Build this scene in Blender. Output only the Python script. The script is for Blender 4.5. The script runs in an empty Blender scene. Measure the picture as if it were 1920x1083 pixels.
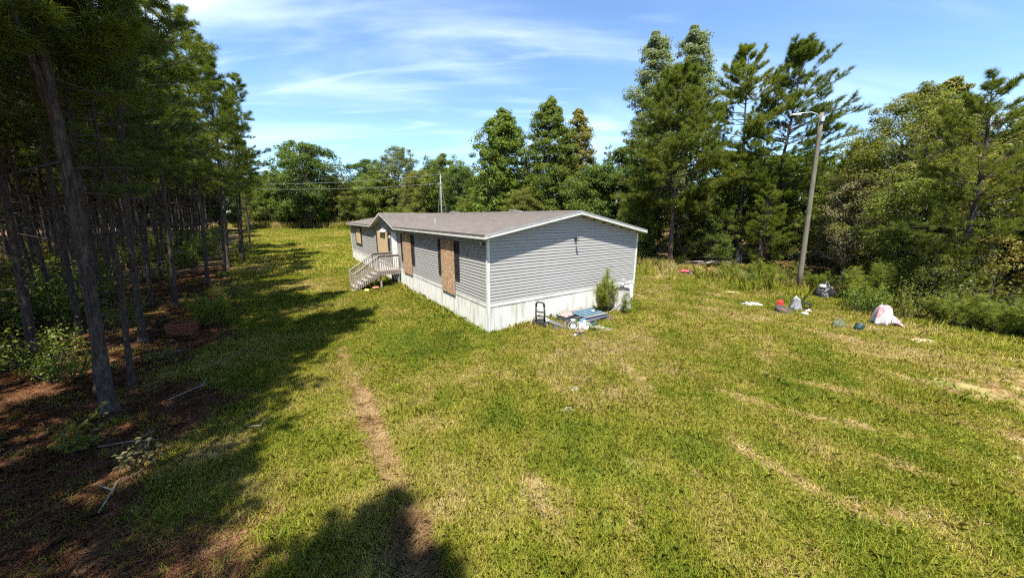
import bpy, math, random
import numpy as np
from mathutils import Vector, Matrix

random.seed(7)
RNG = np.random.default_rng(7)
SC = bpy.context.scene
COL = SC.collection

# ---------------------------------------------------------------- camera
cam_d = bpy.data.cameras.new('camera')
cam = bpy.data.objects.new('camera', cam_d)
COL.objects.link(cam)
cam_d.sensor_width = 36.0
cam_d.lens = 36.0 * 627.2 / 1920.0
cam_d.clip_start = 0.05
cam_d.clip_end = 3000.0
CAM_H = 4.037
cam.matrix_world = (Matrix.Translation((0, 0, CAM_H)) @ Matrix.Rotation(math.pi / 2 - 0.212, 4, 'X')
                    @ Matrix.Rotation(0.003, 4, 'Z'))
SC.camera = cam

# ---------------------------------------------------------------- sky, sun, exposure
SUN_DIR = Vector((0.05, 0.43, -0.90)).normalized()          # the way the light travels
SUN_EL = math.asin(-SUN_DIR.z)
SUN_AZ = math.atan2(-SUN_DIR.x, -SUN_DIR.y)
world = bpy.data.worlds.new('World')
SC.world = world
world.use_nodes = True
SKY_STRENGTH = 0.088
SUN_STRENGTH = 5.0
EXPOSURE = 1.56
wt = world.node_tree
wt.nodes.clear()


def build_world():
    n = wt.nodes
    L = wt.links.new
    out = n.new('ShaderNodeOutputWorld')
    bg = n.new('ShaderNodeBackground')
    bg.inputs['Strength'].default_value = SKY_STRENGTH
    sky = n.new('ShaderNodeTexSky')
    sky.sky_type = 'NISHITA'
    sky.sun_disc = False
    sky.sun_elevation = SUN_EL
    sky.sun_rotation = SUN_AZ
    sky.altitude = 50
    sky.air_density = 1.0
    sky.dust_density = 0.15
    sky.ozone_density = 2.4
    tc = n.new('ShaderNodeTexCoord')
    sep = n.new('ShaderNodeSeparateXYZ')
    L(tc.outputs['Generated'], sep.inputs[0])

    def math_(op, a, b):
        m = n.new('ShaderNodeMath')
        m.operation = op
        for i, v in enumerate((a, b)):
            if v is None:
                continue
            if isinstance(v, (int, float)):
                m.inputs[i].default_value = v
            else:
                L(v, m.inputs[i])
        return m.outputs[0]
    zc = math_('ADD', math_('MAXIMUM', sep.outputs[2], 0.0), 0.22)
    px = math_('DIVIDE', sep.outputs[0], zc)
    py = math_('DIVIDE', sep.outputs[1], zc)
    cmb = n.new('ShaderNodeCombineXYZ')
    L(px, cmb.inputs[0])
    L(py, cmb.inputs[1])

    def cloud(rot, scl, loc, nscale, det, dist, lo, hi):
        mp = n.new('ShaderNodeMapping')
        mp.inputs['Rotation'].default_value = (0, 0, math.radians(rot))
        mp.inputs['Scale'].default_value = scl
        mp.inputs['Location'].default_value = loc
        L(cmb.outputs[0], mp.inputs[0])
        nz = n.new('ShaderNodeTexNoise')
        nz.inputs['Scale'].default_value = nscale
        nz.inputs['Detail'].default_value = det
        nz.inputs['Roughness'].default_value = 0.50
        nz.inputs['Distortion'].default_value = dist
        L(mp.outputs[0], nz.inputs['Vector'])
        r = n.new('ShaderNodeMapRange')
        r.interpolation_type = 'SMOOTHSTEP'
        r.inputs['From Min'].default_value = lo
        r.inputs['From Max'].default_value = hi
        L(nz.outputs['Fac'], r.inputs['Value'])
        return r.outputs[0]
    streak = cloud(30, (0.55, 2.1, 1), (3.1, 1.7, 0), 0.95, 5, 0.7, 0.40, 0.95)
    wisp = cloud(22, (0.8, 4.2, 1), (7.2, 0.4, 0), 1.5, 6, 1.2, 0.50, 0.92)
    big = cloud(12, (0.5, 0.7, 1), (1.3, 6.4, 0), 0.9, 3, 0.3, 0.36, 0.62)
    f = math_('MULTIPLY', math_('ADD', math_('MULTIPLY', streak, 0.95), math_('MULTIPLY', wisp, 0.45)), math_('ADD', math_('MULTIPLY', big, 0.85), 0.22))
    veil = math_('ADD', math_('MULTIPLY', f, 0.72), 0.0)
    fac = math_('MINIMUM', veil, 0.85)
    mix = n.new('ShaderNodeMix')
    mix.data_type = 'RGBA'
    L(fac, mix.inputs[0])
    tint = n.new('ShaderNodeMix')
    tint.data_type = 'RGBA'
    tint.blend_type = 'MULTIPLY'
    tint.inputs[0].default_value = 1.0
    L(sky.outputs[0], tint.inputs[6])
    tint.inputs[7].default_value = (0.88, 0.99, 1.08, 1)
    L(tint.outputs[2], mix.inputs[6])
    mix.inputs[7].default_value = (8.6, 9.2, 10.2, 1)
    L(mix.outputs[2], bg.inputs['Color'])
    L(bg.outputs[0], out.inputs[0])


build_world()
sun_d = bpy.data.lights.new('sun', 'SUN')
sun_d.energy = SUN_STRENGTH
sun_d.angle = math.radians(0.53)
sun_d.color = (1.0, 0.945, 0.84)
sun = bpy.data.objects.new('sun', sun_d)
COL.objects.link(sun)
sun.location = (-5, -40, 80)
sun.rotation_euler = SUN_DIR.to_track_quat('-Z', 'Y').to_euler()
SC.view_settings.view_transform = 'Standard'
SC.view_settings.look = 'None'
SC.view_settings.exposure = EXPOSURE
SC.view_settings.gamma = 1.0
SC.view_settings.use_curve_mapping = False
SC.render.engine = 'CYCLES'
SC.cycles.use_denoising = False
SC.cycles.filter_width = 1.3
SC.cycles.max_bounces = 5
SC.cycles.diffuse_bounces = 3
SC.cycles.use_adaptive_sampling = True
SC.cycles.adaptive_threshold = 0.02
SC.cycles.glossy_bounces = 2
SC.cycles.transmission_bounces = 3
SC.cycles.transparent_max_bounces = 6
SC.cycles.sample_clamp_indirect = 6.0

# ---------------------------------------------------------------- shader helpers


class NT:
    def __init__(self, name):
        self.m = bpy.data.materials.new(name)
        self.m.use_nodes = True
        self.t = self.m.node_tree
        self.b = self.t.nodes['Principled BSDF']
        self.out = self.t.nodes['Material Output']

    def n(self, typ, **kw):
        x = self.t.nodes.new(typ)
        for k, v in kw.items():
            setattr(x, k, v)
        return x

    def l(self, a, b):
        self.t.links.new(a, b)

    def setv(self, sock, v):
        if isinstance(v, bpy.types.NodeSocket):
            self.l(v, sock)
        else:
            sock.default_value = v

    def math(self, op, a, b=0.0, clamp=False):
        m = self.n('ShaderNodeMath', operation=op, use_clamp=clamp)
        self.setv(m.inputs[0], a)
        self.setv(m.inputs[1], b)
        return m.outputs[0]

    def mix(self, f, a, b, blend='MIX'):
        m = self.n('ShaderNodeMix', data_type='RGBA', blend_type=blend)
        self.setv(m.inputs[0], f)
        self.setv(m.inputs[6], a if isinstance(a, bpy.types.NodeSocket) else (*a, 1))
        self.setv(m.inputs[7], b if isinstance(b, bpy.types.NodeSocket) else (*b, 1))
        return m.outputs[2]

    def ramp(self, f, stops):
        r = self.n('ShaderNodeValToRGB')
        e = r.color_ramp.elements
        while len(e) < len(stops):
            e.new(0.5)
        for el, (p, c) in zip(e, stops):
            el.position = p
            el.color = (*c, 1)
        self.l(f, r.inputs[0])
        return r.outputs[0]

    def noise(self, vec, scale, detail=5, rough=0.55, dist=0.0):
        z = self.n('ShaderNodeTexNoise')
        z.inputs['Scale'].default_value = scale
        z.inputs['Detail'].default_value = detail
        z.inputs['Roughness'].default_value = rough
        z.inputs['Distortion'].default_value = dist
        if vec is not None:
            self.l(vec, z.inputs['Vector'])
        return z.outputs['Fac']

    def coord(self, kind='Object', stretch=(1, 1, 1), rot=(0, 0, 0)):
        if kind == 'World':
            v = self.n('ShaderNodeNewGeometry').outputs['Position']
        else:
            v = self.n('ShaderNodeTexCoord').outputs[kind]
        if stretch != (1, 1, 1) or rot != (0, 0, 0):
            mp = self.n('ShaderNodeMapping')
            mp.inputs['Scale'].default_value = stretch
            mp.inputs['Rotation'].default_value = rot
            self.l(v, mp.inputs[0])
            v = mp.outputs[0]
        return v

    def bump(self, h, strength, dist=0.02):
        b = self.n('ShaderNodeBump')
        b.inputs['Strength'].default_value = strength
        b.inputs['Distance'].default_value = dist
        self.l(h, b.inputs['Height'])
        self.l(b.outputs[0], self.b.inputs['Normal'])

    def rough(self, v, spec=0.35, metal=0.0):
        self.b.inputs['Roughness'].default_value = v
        self.b.inputs['Specular IOR Level'].default_value = spec
        self.b.inputs['Metallic'].default_value = metal


def noise_mat(name, cols, scale=6.0, rough=0.8, bump=0.0, detail=6, stretch=(1, 1, 1), spec=0.3, metal=0.0,
              kind='Object', lo=0.3, hi=0.7, dist=0.02):
    t = NT(name)
    v = t.coord(kind, stretch)
    f = t.noise(v, scale, detail, 0.6)
    k = len(cols)
    st = [(lo + (hi - lo) * i / max(k - 1, 1), c) for i, c in enumerate(cols)]
    t.l(t.ramp(f, st), t.b.inputs['Base Color'])
    t.rough(rough, spec, metal)
    if bump:
        t.bump(f, bump, dist)
    return t.m


def leaf_mat(name, stops, trans=0.42, objvar=0.12, tcol=(1.15, 1.2, 0.5), rough=0.5, spec=0.25, inst=None, nscale=0.7):
    """leaf colour from one random number per leaf, one per plant and a slow noise"""
    t = NT(name)
    g = t.n('ShaderNodeNewGeometry')
    oi = t.n('ShaderNodeObjectInfo')
    nz = t.noise(g.outputs['Position'], nscale, 3)
    f = t.math('ADD', t.math('MULTIPLY', g.outputs['Random Per Island'], 0.55), t.math('MULTIPLY', t.math('SUBTRACT', nz, 0.5), 0.9))
    f = t.math('ADD', f, t.math('MULTIPLY', t.math('SUBTRACT', oi.outputs['Random'], 0.5), objvar * 3))
    f = t.math('ADD', f, 0.22, True)
    c = t.ramp(f, stops)
    t.l(c, t.b.inputs['Base Color'])
    t.rough(rough, spec)
    tr = t.n('ShaderNodeBsdfTranslucent')
    mul = t.mix(1.0, c, tcol, 'MULTIPLY')
    t.l(mul, tr.inputs['Color'])
    ms = t.n('ShaderNodeMixShader')
    ms.inputs[0].default_value = trans
    t.l(t.b.outputs[0], ms.inputs[1])
    t.l(tr.outputs[0], ms.inputs[2])
    t.l(ms.outputs[0], t.out.inputs[0])
    return t.m


MAT = {}


def make_materials():
    M = MAT
    # house
    t = NT('vinyl_siding')
    v = t.coord('Object', (0.25, 0.25, 1.5))
    f = t.noise(v, 2.2, 6)
    f2 = t.noise(t.coord('Object', (6, 6, 0.6)), 3.0, 4)
    c = t.mix(f, (0.268, 0.262, 0.258), (0.322, 0.315, 0.31))
    c = t.mix(t.math('MULTIPLY', f2, 0.22), c, (0.20, 0.195, 0.17))
    t.l(c, t.b.inputs['Base Color'])
    t.rough(0.55, 0.35)
    M['siding'] = t.m
    M['siding_lap_shade'] = noise_mat('siding_shadow_backing', [(0.05, 0.05, 0.052), (0.07, 0.07, 0.07)], 3, 0.7)  # backing painted dark so the gaps under each lap read as shadow
    t = NT('skirting_vinyl')
    v = t.coord('World')
    f = t.noise(v, 1.3, 7, 0.65)
    st = t.noise(t.coord('World', (5, 5, 0.5)), 1.6, 6, 0.6)
    c = t.mix(f, (0.48, 0.475, 0.455), (0.55, 0.55, 0.54))
    m = t.n('ShaderNodeMapRange', interpolation_type='SMOOTHSTEP')
    m.inputs[1].default_value = 0.47
    m.inputs[2].default_value = 0.66
    t.l(st, m.inputs[0])
    c = t.mix(t.math('MULTIPLY', m.outputs[0], 0.62), c, (0.27, 0.27, 0.17))
    t.l(c, t.b.inputs['Base Color'])
    t.rough(0.5, 0.4)
    M['skirting'] = t.m
    M['trim'] = noise_mat('white_trim', [(0.40, 0.39, 0.36), (0.53, 0.53, 0.50), (0.57, 0.57, 0.56)], 3.5, 0.5, spec=0.4)
    M['soffit'] = noise_mat('cream_soffit', [(0.40, 0.38, 0.28), (0.48, 0.46, 0.36)], 2.5, 0.6)
    M['drip'] = noise_mat('dark_drip_edge', [(0.05, 0.048, 0.05), (0.16, 0.15, 0.15)], 5, 0.6, stretch=(1, 0.3, 1))
    M['rake_metal'] = noise_mat('grey_metal_edge', [(0.28, 0.3, 0.33), (0.42, 0.43, 0.45)], 2, 0.35, metal=0.4)
    t = NT('asphalt_shingle')
    v = t.coord('Object')
    sp = t.n('ShaderNodeSeparateXYZ')
    t.l(v, sp.inputs[0])
    cb = t.n('ShaderNodeCombineXYZ')
    t.l(sp.outputs[1], cb.inputs[0])
    t.l(sp.outputs[0], cb.inputs[1])
    br = t.n('ShaderNodeTexBrick')
    t.l(cb.outputs[0], br.inputs['Vector'])
    br.inputs['Scale'].default_value = 1.0
    br.inputs['Brick Width'].default_value = 0.42
    br.inputs['Row Height'].default_value = 0.15
    br.inputs['Mortar Size'].default_value = 0.004
    br.inputs['Color1'].default_value = (0.115, 0.098, 0.086, 1)
    br.inputs['Color2'].default_value = (0.185, 0.160, 0.142, 1)
    br.inputs['Mortar'].default_value = (0.085, 0.075, 0.072, 1)
    br.inputs['Bias'].default_value = -0.15
    f = t.noise(t.coord('Object', (1, 0.35, 1)), 2.4, 6)
    c = t.mix(t.math('MULTIPLY', f, 0.6), br.outputs['Color'], (0.105, 0.089, 0.082))
    f3 = t.noise(v, 130, 2)
    c = t.mix(0.35, c, t.ramp(f3, [(0.3, (0.08, 0.07, 0.067)), (0.7, (0.24, 0.21, 0.20))]))
    t.l(c, t.b.inputs['Base Color'])
    t.rough(0.9, 0.2)
    t.bump(f3, 0.3, 0.004)
    M['shingle'] = t.m
    # boards
    t = NT('osb_board')
    v = t.coord('Object', (22, 22, 9), (0.3, 0.2, 0.4))
    vo = t.n('ShaderNodeTexVoronoi')
    vo.inputs['Scale'].default_value = 1.6
    t.l(v, vo.inputs['Vector'])
    hs = t.n('ShaderNodeSeparateColor')
    t.l(vo.outputs['Color'], hs.inputs[0])
    c = t.ramp(hs.outputs[0], [(0.0, (0.17, 0.095, 0.055)), (0.35, (0.32, 0.20, 0.115)), (0.7, (0.43, 0.285, 0.175)), (1.0, (0.55, 0.40, 0.27))])
    f = t.noise(t.coord('Object', (1, 1, 0.35)), 3.2, 6, 0.65)
    c = t.mix(t.math('MULTIPLY', t.math('SUBTRACT', f, 0.42, True), 1.6, True), c, (0.20, 0.115, 0.07))
    t.l(c, t.b.inputs['Base Color'])
    t.rough(0.8, 0.2)
    M['osb'] = t.m
    M['plywood'] = noise_mat('weathered_plywood', [(0.30, 0.19, 0.10), (0.46, 0.32, 0.19), (0.52, 0.39, 0.25)], 5, 0.8, 0.1, stretch=(3, 3, 0.5))
    M['shutter'] = noise_mat('black_vinyl_shutter', [(0.012, 0.012, 0.014), (0.03, 0.03, 0.034)], 4, 0.5)
    M['glass'] = noise_mat('dark_window_glass', [(0.015, 0.018, 0.02), (0.03, 0.035, 0.04)], 2, 0.08, spec=0.6)
    M['door'] = noise_mat('white_door_paint', [(0.62, 0.63, 0.62), (0.76, 0.77, 0.77)], 3, 0.45)
    M['wood_grey'] = noise_mat('weathered_deck_wood', [(0.13, 0.108, 0.092), (0.225, 0.195, 0.17), (0.31, 0.275, 0.25)], 4, 0.9, 0.25, stretch=(4, 4, 1.0))
    M['wood_brown'] = noise_mat('brown_rail_wood', [(0.13, 0.085, 0.065), (0.24, 0.17, 0.14)], 4, 0.85, 0.2, stretch=(3, 3, 1))
    M['pole_wood'] = noise_mat('pole_wood', [(0.075, 0.068, 0.050), (0.125, 0.115, 0.085), (0.175, 0.16, 0.125)], 5, 0.85, 0.4, stretch=(5, 5, 0.5))
    M['pole_grey'] = noise_mat('grey_pole_wood', [(0.13, 0.13, 0.13), (0.22, 0.22, 0.22)], 5, 0.8, 0.2, stretch=(4, 4, 0.5))
    M['galv'] = noise_mat('galvanised_metal', [(0.45, 0.46, 0.47), (0.62, 0.63, 0.64)], 8, 0.4, metal=0.6)
    M['wire'] = noise_mat('aluminium_wire', [(0.30, 0.30, 0.31), (0.40, 0.40, 0.40)], 3, 0.45, metal=0.3)
    # objects
    M['black_plastic'] = noise_mat('black_plastic', [(0.010, 0.010, 0.011), (0.028, 0.028, 0.03)], 9, 0.45, spec=0.45)
    M['white_plastic'] = noise_mat('white_plastic', [(0.28, 0.28, 0.265), (0.42, 0.42, 0.40)], 7, 0.4, spec=0.4)
    M['grey_plastic'] = noise_mat('grey_plastic', [(0.25, 0.26, 0.28), (0.38, 0.4, 0.42)], 7, 0.5)
    M['blue_paint'] = noise_mat('flaking_blue_paint', [(0.20, 0.18, 0.165), (0.10, 0.14, 0.165), (0.03, 0.09, 0.15), (0.075, 0.14, 0.18)], 6, 0.75, 0.2, stretch=(1, 4, 1), lo=0.34, hi=0.6)
    M['blue_strong'] = noise_mat('blue_pallet_side', [(0.012, 0.05, 0.14), (0.02, 0.09, 0.21), (0.05, 0.075, 0.10)], 6, 0.7, 0.1)
    M['pallet_grey'] = noise_mat('grey_pallet_wood', [(0.13, 0.11, 0.105), (0.24, 0.21, 0.20)], 5, 0.9, 0.2, stretch=(1, 5, 1))
    M['blue_cloth'] = noise_mat('blue_cloth', [(0.03, 0.10, 0.17), (0.08, 0.18, 0.25)], 8, 0.9, 0.3)
    M['red_cloth'] = noise_mat('faded_red_cloth', [(0.22, 0.10, 0.085), (0.36, 0.26, 0.24)], 9, 0.9, 0.3)
    M['tarp'] = noise_mat('grey_white_tarp', [(0.15, 0.145, 0.14), (0.27, 0.265, 0.255), (0.34, 0.33, 0.32)], 4, 0.6, 0.3)
    M['white_sheet'] = noise_mat('white_plastic_sheet', [(0.22, 0.22, 0.21), (0.38, 0.38, 0.37)], 5, 0.5, 0.3)
    t = NT('white_pink_blanket')
    v = t.coord('Object')
    f = t.noise(v, 3.2, 5, 0.6, 0.4)
    t.l(t.ramp(f, [(0.42, (0.44, 0.44, 0.44)), (0.52, (0.42, 0.36, 0.37)), (0.60, (0.33, 0.14, 0.16)), (0.68, (0.42, 0.36, 0.37))]), t.b.inputs['Base Color'])
    t.rough(0.9, 0.2)
    M['blanket'] = t.m
    M['red_paint'] = noise_mat('red_plastic', [(0.26, 0.02, 0.035), (0.36, 0.035, 0.05)], 6, 0.45)
    M['orange_red'] = noise_mat('orange_red_plastic', [(0.34, 0.035, 0.025), (0.44, 0.06, 0.045)], 6, 0.45)
    M['rubber'] = noise_mat('worn_tyre_rubber', [(0.025, 0.025, 0.025), (0.06, 0.058, 0.055)], 9, 0.8, 0.2)
    M['grey_bag'] = noise_mat('grey_bin_bag', [(0.10, 0.105, 0.115), (0.20, 0.205, 0.215)], 6, 0.45, 0.5)
    M['green_bin'] = noise_mat('dark_teal_plastic', [(0.010, 0.028, 0.026), (0.02, 0.05, 0.047)], 6, 0.5)
    M['mesh_net'] = noise_mat('olive_netting', [(0.05, 0.06, 0.035), (0.10, 0.11, 0.06)], 12, 0.9)
    M['rust'] = noise_mat('rusty_metal', [(0.07, 0.025, 0.015), (0.17, 0.06, 0.03), (0.11, 0.045, 0.03)], 9, 0.85, 0.3)
    M['clay'] = noise_mat('terracotta', [(0.38, 0.15, 0.08), (0.50, 0.23, 0.13)], 7, 0.85)
    M['straw_yellow'] = noise_mat('yellow_foam', [(0.50, 0.36, 0.12), (0.62, 0.48, 0.2)], 9, 0.9, 0.3)
    M['slate'] = noise_mat('dark_grey_panel', [(0.075, 0.07, 0.08), (0.13, 0.12, 0.13)], 3, 0.55, stretch=(1, 3, 1))
    M['dark_wood'] = noise_mat('damp_dark_wood', [(0.05, 0.033, 0.025), (0.12, 0.08, 0.06)], 6, 0.9, 0.3, stretch=(1, 6, 1))
    M['concrete'] = noise_mat('pale_ash_rubble', [(0.20, 0.195, 0.18), (0.33, 0.32, 0.30)], 14, 0.95, 0.5)
    M['dead_wood'] = noise_mat('bleached_dead_wood', [(0.13, 0.11, 0.095), (0.27, 0.24, 0.21)], 9, 0.9, 0.3, stretch=(1, 1, 4))
    M['sandy'] = noise_mat('bare_sand', [(0.32, 0.25, 0.17), (0.43, 0.35, 0.26)], 6, 0.95, 0.4)
    # bark
    for nm, a, b, c in (('bark_pine', (0.022, 0.017, 0.015), (0.062, 0.050, 0.045), (0.125, 0.108, 0.100)),
                        ('bark_red', (0.050, 0.032, 0.026), (0.13, 0.085, 0.066), (0.21, 0.15, 0.12)),
                        ('bark_grey', (0.07, 0.062, 0.055), (0.15, 0.14, 0.125), (0.24, 0.23, 0.21)),
                        ('bark_pale', (0.22, 0.21, 0.19), (0.36, 0.35, 0.32), (0.46, 0.45, 0.42))):
        t = NT(nm)
        v = t.coord('Object', (1, 1, 0.16))
        ridge = t.noise(v, 26, 5, 0.62, 0.6)
        plate = t.noise(t.coord('Object', (1, 1, 0.4)), 11, 4, 0.6, 0.8)
        blot = t.noise(t.coord('Object', (1, 1, 0.6)), 2.2, 3)
        hgt = t.math('ADD', t.math('MULTIPLY', ridge, 0.65), t.math('MULTIPLY', plate, 0.45))
        hgt = t.math('SUBTRACT', t.math('MULTIPLY', hgt, 2.1), t.math('ADD', t.math('MULTIPLY', blot, 0.3), 0.55))
        t.l(t.ramp(hgt, [(0.15, a), (0.5, b), (0.9, c)]), t.b.inputs['Base Color'])
        t.rough(0.95, 0.15)
        t.bump(hgt, 0.9, 0.03)
        M[nm] = t.m
    M['twig'] = noise_mat('twig_bark', [(0.028, 0.021, 0.018), (0.065, 0.052, 0.045)], 8, 0.95)
    # leaves
    M['needle_dark'] = leaf_mat('pine_needles_dark', [(0.0, (0.026, 0.050, 0.012)), (0.5, (0.067, 0.103, 0.022)), (1.0, (0.149, 0.168, 0.031))], 0.25, 0.08)
    M['needle'] = leaf_mat('pine_needles', [(0.0, (0.040, 0.069, 0.015)), (0.5, (0.103, 0.138, 0.022)), (1.0, (0.217, 0.220, 0.032))], 0.50, 0.1)
    M['needle_light'] = leaf_mat('pine_needles_fresh', [(0.0, (0.047, 0.079, 0.013)), (0.5, (0.121, 0.158, 0.019)), (1.0, (0.215, 0.226, 0.032))], 0.50, 0.1)
    M['leaf_dark'] = leaf_mat('dark_broad_leaves', [(0.0, (0.029, 0.060, 0.015)), (0.5, (0.072, 0.116, 0.025)), (1.0, (0.153, 0.187, 0.041))], 0.50, 0.12)
    M['leaf_mid'] = leaf_mat('green_broad_leaves', [(0.0, (0.047, 0.082, 0.017)), (0.5, (0.118, 0.157, 0.027)), (1.0, (0.228, 0.239, 0.048))], 0.50, 0.12)
    M['leaf_olive'] = leaf_mat('olive_broad_leaves', [(0.0, (0.052, 0.075, 0.017)), (0.5, (0.133, 0.153, 0.030)), (1.0, (0.259, 0.232, 0.062))], 0.50, 0.12)
    M['leaf_yellow'] = leaf_mat('yellowing_leaves', [(0.0, (0.071, 0.094, 0.018)), (0.5, (0.172, 0.171, 0.039)), (0.85, (0.285, 0.226, 0.072)), (1.0, (0.321, 0.187, 0.066))], 0.50, 0.1)
    M['leaf_pale'] = leaf_mat('pale_grey_green_leaves', [(0.0, (0.085, 0.12, 0.055)), (0.5, (0.16, 0.195, 0.10)), (1.0, (0.24, 0.26, 0.15))], 0.50, 0.1)
    M['leaf_tan'] = leaf_mat('dull_tan_leaves', [(0.0, (0.075, 0.075, 0.028)), (0.5, (0.15, 0.14, 0.062)), (1.0, (0.24, 0.20, 0.11))], 0.3, 0.1)
    M['leaf_weed'] = leaf_mat('bright_weed_leaves', [(0.0, (0.085, 0.125, 0.016)), (0.5, (0.175, 0.205, 0.030)), (1.0, (0.28, 0.29, 0.055))], 0.5, 0.12)
    M['leaf_fresh'] = leaf_mat('fresh_green_weed_leaves', [(0.0, (0.055, 0.095, 0.012)), (0.5, (0.120, 0.170, 0.020)), (1.0, (0.21, 0.245, 0.040))], 0.35, 0.12)
    # grass : colour follows how dry the spot is
    for nm, stops in (('grass_blade', [(0.0, (0.115, 0.165, 0.014)), (0.3, (0.215, 0.238, 0.022)), (0.55, (0.300, 0.278, 0.040)), (0.78, (0.40, 0.325, 0.110)), (1.0, (0.50, 0.40, 0.22))]),
                      ('straw_blade', [(0.0, (0.13, 0.075, 0.030)), (0.4, (0.26, 0.165, 0.075)), (0.75, (0.40, 0.285, 0.145)), (1.0, (0.52, 0.41, 0.245))]),
                      ('needle_litter', [(0.0, (0.060, 0.026, 0.013)), (0.4, (0.145, 0.066, 0.032)), (0.75, (0.22, 0.110, 0.056)), (1.0, (0.30, 0.17, 0.095))])):
        t = NT(nm)
        g = t.n('ShaderNodeNewGeometry')
        at = t.n('ShaderNodeAttribute', attribute_type='INSTANCER', attribute_name='dry')
        n1 = t.noise(g.outputs['Position'], 1.3, 4, 0.6)
        n2 = t.noise(g.outputs['Position'], 7.0, 2)
        f = t.math('ADD', at.outputs['Fac'], t.math('MULTIPLY', t.math('SUBTRACT', n1, 0.5), 0.75))
        f = t.math('ADD', f, t.math('MULTIPLY', t.math('SUBTRACT', n2, 0.5), 0.35))
        f = t.math('ADD', f, t.math('MULTIPLY', t.math('SUBTRACT', g.outputs['Random Per Island'], 0.5), 0.42), True)
        c = t.ramp(f, stops)
        t.l(c, t.b.inputs['Base Color'])
        t.rough(0.6, 0.2)
        tr = t.n('ShaderNodeBsdfTranslucent')
        t.l(t.mix(1.0, c, (1.1, 1.1, 0.6), 'MULTIPLY'), tr.inputs['Color'])
        ms = t.n('ShaderNodeMixShader')
        ms.inputs[0].default_value = 0.3
        t.l(t.b.outputs[0], ms.inputs[1])
        t.l(tr.outputs[0], ms.inputs[2])
        t.l(ms.outputs[0], t.out.inputs[0])
        M[nm] = t.m
    # ground sheet
    t = NT('ground_soil')
    P = t.coord('World')
    dry = t.n('ShaderNodeAttribute', attribute_name='dry').outputs['Fac']
    straw = t.n('ShaderNodeAttribute', attribute_name='straw').outputs['Fac']
    sand = t.n('ShaderNodeAttribute', attribute_name='sand').outputs['Fac']
    n1 = t.noise(P, 1.3, 4, 0.6)
    n2 = t.noise(P, 14, 5, 0.65)
    n3 = t.noise(P, 60, 3)
    f = t.math('ADD', dry, t.math('MULTIPLY', t.math('SUBTRACT', n1, 0.5), 0.75))
    f = t.math('ADD', f, t.math('MULTIPLY', t.math('SUBTRACT', n2, 0.5), 0.9), True)
    c = t.ramp(f, [(0.0, (0.10, 0.10, 0.028)), (0.35, (0.165, 0.145, 0.048)), (0.65, (0.24, 0.20, 0.085)), (1.0, (0.34, 0.27, 0.15))])
    cs = t.ramp(t.math('ADD', t.math('MULTIPLY', n2, 0.7), t.math('MULTIPLY', n3, 0.3)), [(0.3, (0.060, 0.030, 0.015)), (0.5, (0.125, 0.068, 0.037)), (0.7, (0.21, 0.13, 0.075))])
    c = t.mix(straw, c, cs)
    cd = t.ramp(n2, [(0.3, (0.28, 0.22, 0.145)), (0.7, (0.42, 0.35, 0.26))])
    c = t.mix(sand, c, cd)
    t.l(c, t.b.inputs['Base Color'])
    t.rough(0.95, 0.15)
    t.bump(t.math('ADD', n2, t.math('MULTIPLY', n3, 0.5)), 0.6, 0.03)
    M['ground'] = t.m


make_materials()

# ---------------------------------------------------------------- mesh helpers


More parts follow.
